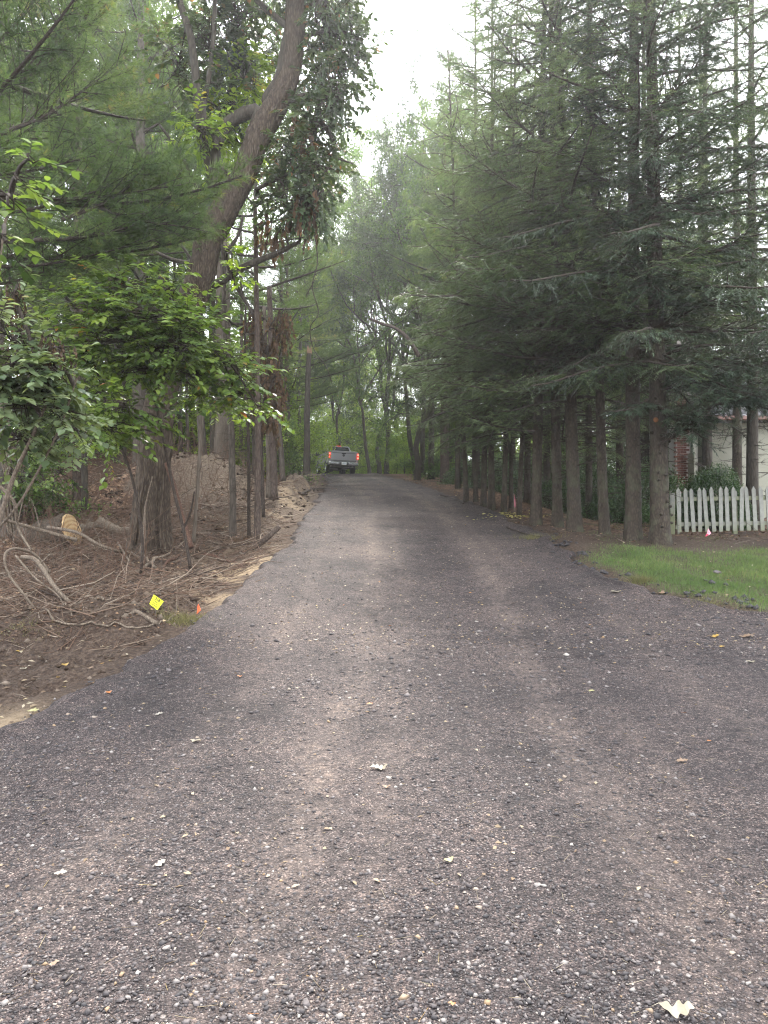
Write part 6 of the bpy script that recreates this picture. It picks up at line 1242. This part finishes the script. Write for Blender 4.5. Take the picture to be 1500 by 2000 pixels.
# --- distinct single leaves
def oak_leaf_mesh(col, lobes=4, depth=.5, seed=0, curl=.25, wid=.34):
    r_ = np.random.default_rng(seed); m = max(14, 16 * lobes); t = np.linspace(0, 1, m); V = []
    env = (np.sin(np.pi * t ** .85) ** .8 * wid + .012) * (1 if not lobes else (.75 + .5 * t))
    def side(ph, amp):
        if not lobes: return env, t
        c = .5 + .5 * np.cos(2 * np.pi * (lobes * t ** 1.1 + ph)); wv = env * (1 - .55 * c ** 1.3) * (1 + amp * .3 * (vnoise(t * 9, seed + ph * 10, seed) - .5))
        return np.maximum(wv, .012), t + .05 * (wv / wid)
    wl, tl = side(.0, .4); wr, tr = side(.45, .4)
    for k in range(m):
        zc = curl * (t[k] - .5) ** 2 * 1.5 + .06 * math.sin(7 * t[k] + seed)
        V += [[tl[k], wl[k], zc + .12 * wl[k] + .004 * r_.normal()], [t[k], 0, zc], [tr[k], -wr[k], zc + .08 * wr[k] + .004 * r_.normal()]]
    F_ = []
    for k in range(m - 1): F_ += [[3 * k, 3 * k + 1, 3 * k + 4, 3 * k + 3], [3 * k + 1, 3 * k + 2, 3 * k + 5, 3 * k + 4]]
    V += [[-.22, .006, .02], [-.22, -.006, .02]]; F_ += [[len(V) - 2, len(V) - 1, 2, 0]]
    me = bpy.data.meshes.new('fallen_leaf'); me.from_pydata(V, [], F_); me.materials.append(col); me.polygons.foreach_set('use_smooth', np.ones(len(F_), bool)); return me
lmat = {k: simple('leaf_' + k, c, .6, noise=.25, nscale=3) for k, c in dict(cream=(.165, .142, .10), yellow=(.22, .205, .09), orange=(.26, .09, .022), tan=(.14, .09, .055), rust=(.11, .045, .02), gold=(.24, .15, .03), white=(.2, .18, .15)).items()}
gl_ = 'single fallen leaves on the drive'
for k, (px, py, wpx, col, lobes, lb, rz) in enumerate([
    (740, 1503, 36, 'cream', 4, 'cream lobed oak leaf near the centre of the drive', .1), (877, 1686, 24, 'yellow', 0, 'smooth pale yellow oval leaf right of centre', .5), (1322, 1984, 68, 'cream', 3, 'largest cream oak leaf at the bottom edge on the right', -.25), (312, 1692, 26, 'white', 3, 'curled whitish oak leaf on the lower left of the drive', .9),
    (118, 1710, 26, 'white', 3, 'whitish lobed leaf near the left border low down', .1), (722, 1377, 14, 'orange', 3, 'small bright orange leaf in the middle of the drive', .3), (883, 1968, 16, 'orange', 2, 'small orange brown leaf near the bottom centre', -.3), (760, 1522, 14, 'white', 0, 'small white leaf bit just below the central oak leaf', 0.), (755, 1540, 18, 'tan', 2, 'thin curled tan leaf below the white bit', -.2),
    (382, 1450, 24, 'cream', 4, 'cream oak leaf left of centre near the bare soil', -.4), (310, 1398, 18, 'white', 3, 'white lobed leaf near the left road edge', .4), (1332, 1490, 26, 'tan', 3, 'tan oak leaf on the right half of the drive', .2), (1202, 1158, 22, 'cream', 0, 'cream leaf just below the torn lawn edge', 0.), (1133, 1172, 12, 'white', 0, 'white leaf scrap left of the torn lawn edge', .4),
    (1290, 1160, 22, 'tan', 3, 'curled tan leaf against the lawn edge', .5), (1395, 1245, 22, 'gold', 3, 'golden brown leaf below the lawn', .1), (1458, 1245, 30, 'tan', 4, 'pinkish tan oak leaf near the right border below the lawn', -.3), (1410, 1265, 14, 'gold', 2, 'small golden leaf scrap below the lawn', .5), (1465, 1295, 20, 'cream', 3, 'cream oak leaf near the right border', 0.),
    (468, 1323, 12, 'orange', 2, 'small orange leaf left of the middle of the drive', .2), (617, 1252, 12, 'white', 3, 'small white leaf in the upper middle of the drive', .1), (270, 1342, 8, 'white', 0, 'white oval leaf by the soil edge on the left', 0.), (105, 1888, 20, 'tan', 2, 'tan leaf scrap at the lower left', .6), (1155, 1352, 14, 'yellow', 2, 'greenish yellow leaf tuft right of the wheel track', .2), (1385, 1450, 10, 'orange', 0, 'tiny orange leaf on the right side of the drive', 0.),
    (448, 1697, 12, 'rust', 0, 'curled rust brown leaf on the lower left of the drive', 0.)]):
    p = ray_ground(px, py); s = wpx / F * p[1] * (.95 if lobes else .85); me = oak_leaf_mesh(lmat[col], lobes, .55, k, .25, .34 if lobes else .3)
    o = bpy.data.objects.new('fallen_leaf', me); COL.objects.link(o); o.location = (p[0] - s * .5 * math.cos(rz), p[1] - s * .5 * math.sin(rz), G(p[0], p[1]) + .010); o.rotation_euler = (R(5), R(-4), rz); o.scale = (s, s, s); tag(o, lb, 'leaf', gl_)
for k, (px, py, wpx, col, lb) in enumerate([(38, 1275, 14, 'gold', 'gold leaf on the soil at the left, topmost of the yellowish ones'), (127, 1303, 14, 'gold', 'bright yellow leaf on the bare soil'), (88, 1297, 8, 'white', 'round white leaf on the bare soil'), (42, 1288, 12, 'yellow', 'pale yellow leaf on the bare soil near the left border'), (178, 1307, 10, 'tan', 'pinkish leaf right of the bright yellow one on the soil'), (65, 1392, 22, 'yellow', 'pale yellow oak leaf on the corner painted pale for sunlight at the left'), (45, 1310, 14, 'cream', 'cream leaf on the bare soil near the left border'), (212, 1357, 12, 'orange', 'peach leaf at the soil and drive edge')]):
    p = ray_ground(px, py); s = wpx / F * p[1]; me = oak_leaf_mesh(lmat[col], 3 if k in (5, 6) else 0, .5, k + 50, .3, .4); o = bpy.data.objects.new('fallen_leaf', me); COL.objects.link(o); o.location = (p[0] - s / 2, p[1], G(p[0], p[1]) + .012); o.rotation_euler = (R(8), R(-6), rng.random() * .8); o.scale = (s, s, s); tag(o, lb, 'leaf', 'single fallen leaves on the bare soil')
# stone on the lawn
p = ray_ground(1401, 1122); o = bpy.data.objects.new('stone', SM[9]); COL.objects.link(o); o.location = tuple(p + [0, 0, .035]); o.scale = (.06, .05, .055); tag(o, 'small grey stone lying on the lawn', 'stone')

# --- survey flags and markers
def flag_mesh(pts, mat, name, parent, th=.0015):
    p = np.array(pts, float); k = len(p); V = np.concatenate([p + [0, -th, 0], p + [0, th, 0]]).tolist(); F_ = [list(range(k)), list(range(2 * k - 1, k - 1, -1))] + [[i, k + i, k + (i + 1) % k, (i + 1) % k] for i in range(k)]
    me = bpy.data.meshes.new(name); me.from_pydata(V, [], F_); me.materials.append(mat); o = bpy.data.objects.new(name, me); COL.objects.link(o); o.parent = parent; return o
wire = simple('flag_wire', (.12, .1, .09), .5, .6)
# yellow card flag
p = ray_ground(303, 1206); d0 = p[1]; k = d0 / F
e = empty('marker_flag', p, 'bright yellow square marker card with black print tilted on a wire on the left bank', 'marker flag')
w_ = tube([(0, 0, -.1), (0, .005, .06), (0.0, .01, 22 * k)], .002, 6); build('wire', w_[0], [w_[1], w_[2]], wire, e)
ycol = simple('yellow_card', (.55, .57, .015), .5); ink = simple('dark_ink', (.05, .045, .01), .6)
base = P(305, 1176, d0) - p
cnr = [np.array(P(a, b, d0)) - p for a, b in [(300.5, 1161), (320, 1174.5), (307.5, 1191.5), (292, 1179.5)]]
card = flag_mesh(cnr, ycol, 'card', e); card.location = (0, -.004, 0)
def text(body, size, loc, rot, parent, mat, name='printing'):
    c = bpy.data.curves.new(name, 'FONT'); c.body = body; c.size = size; c.align_x = 'CENTER'; c.align_y = 'CENTER'; c.extrude = .0004; c.offset = .03 * size
    o = bpy.data.objects.new(name, c); COL.objects.link(o); dg = bpy.context.evaluated_depsgraph_get(); me = bpy.data.meshes.new_from_object(o.evaluated_get(dg)); bpy.data.objects.remove(o)
    me.materials.clear(); me.materials.append(mat); o = bpy.data.objects.new(name, me); COL.objects.link(o); o.parent = parent; o.location = loc; o.rotation_euler = rot; return o
roll = R(33)
def onp(a, b): v = np.array(P(a, b, d0)) - p; return (v[0], v[1] - .0035, v[2])
text('318', 7.2 * k, onp(308.3, 1171.2), (R(90), roll, 0), card, ink)
ux = np.array([math.cos(-roll), 0, math.sin(-roll)])
for a, b, wd, segs in ((305.2, 1175.6, 11, 4), (303.6, 1179.2, 12, 5), (302.0, 1182.2, 11, 4), (305.5, 1186.0, 3, 1)):
    c = np.array(onp(a, b)); r_ = np.random.default_rng(int(a * 3)); x = -wd / 2
    g = Geo()
    for q in range(segs):
        ww = wd / segs * .72; cc = c + ux * (x + ww / 2) * k; x += wd / segs; dx = ux * ww / 2 * k; dz = np.array([-ux[2], 0, ux[0]]) * .75 * k
        V = np.array([cc - dx - dz, cc + dx - dz, cc + dx + dz, cc - dx + dz]); g.add(V, [[0, 1, 2, 3]])
    g.out('print_line', ink, card, kind='stuff')
# orange flag
p = ray_ground(388, 1200); k = p[1] / F
e = empty('survey_flag', p, 'small crumpled bright orange flag on the left bank beside the drive', 'survey flag')
w_ = tube([(0, 0, -.1), (0, 0, .03), (-.004, 0, 21 * k)], .0018, 6); build('wire', w_[0], [w_[1], w_[2]], wire, e)
flag_mesh([(-1 * k, 0, 21 * k), (1.5 * k, -.01, 17 * k), (4.2 * k, .005, 9 * k), (1.5 * k, -.012, 6 * k), (-1 * k, .004, 3 * k), (-3.5 * k, -.01, 1 * k), (-2.5 * k, .01, 8 * k), (-2 * k, -.005, 14 * k)], simple('orange_flag', (.85, .09, .02), .5), 'flag', e)
# pink flag near the fence
p = ray_ground(1383, 1052); k = p[1] / F
e = empty('survey_flag', p, 'small pink triangular flag standing before the picket fence', 'survey flag')
w_ = tube([(0, 0, -.1), (0, 0, 20 * k)], .0018, 6); build('wire', w_[0], [w_[1], w_[2]], wire, e)
fo = flag_mesh([(0, -.004, 20 * k), (5.5 * k, -.012, 10.5 * k), (1 * k, -.02, 7 * k), (-3.5 * k, -.006, 6 * k)], simple('pale_pink', (.7, .32, .38), .5), 'flag', e)
flag_mesh([(5.5 * k, -.012, 10.5 * k), (-6 * k, -.02, 3.5 * k), (-5.5 * k, -.012, 6 * k), (-3.5 * k, -.006, 9.5 * k), (0, -.016, 9 * k)], simple('deep_pink', (.5, .04, .09), .5), 'flag', e)
g = Geo()
for a, b, s_ in ((1.2, 14.5, .5), (-.6, 12.5, .5), (1.5, 11.3, .6)):
    c = np.array([a * k, -.0125 - .002 * (14.5 - b), b * k]); g.add(c + np.array([[-s_, 0, -s_], [s_, 0, -s_], [s_, 0, s_], [-s_, 0, s_]]) * k, [[0, 1, 2, 3]])
g.out('printing', simple('maroon_ink', (.3, .04, .08), .6), fo, kind='stuff')
# pink ribbon on a stake in the wood edge
p = ray_ground(1004, 1022); k = p[1] / F
e = empty('survey_stake', p, 'thin pale stake with a hanging pink ribbon by the slender conifers', 'survey stake')
w_ = tube([(0, 0, -.15), (0, 0, 30 * k), (0, 0, 58 * k)], [.008, .007, .006], 6); build('stake', w_[0], [w_[1], w_[2]], M['deadwood'], e)
flag_mesh([(0, -.012, 58 * k), (1.5 * k, -.03, 50 * k), (3.4 * k, -.03, 36 * k), (3.6 * k, -.02, 30 * k), (1.8 * k, -.03, 33 * k), (0, -.02, 31 * k), (-.4 * k, -.012, 44 * k)], simple('pink_ribbon', (.22, .06, .075), .5), 'ribbon', e)

# ================================================================== haze volume, added to stand in for lens glare
m, t, o = mat_new('glare_haze'); pv = t.nodes.new('ShaderNodeVolumePrincipled'); pv.inputs['Color'].default_value = (.93, .95, 1, 1); pv.inputs['Density'].default_value = HAZE; pv.inputs['Anisotropy'].default_value = .7
lk(t, pv.outputs[0], o.inputs['Volume'])
try: m.cycles.homogeneous_volume = True
except Exception: pass
if HAZE > 0:
    hz = bevbox('haze', (0, 88, 15.5), (330, 290, 36), m); hz['kind'] = 'stuff'; hz['label'] = 'thin haze added over the clearing in place of lens glare'
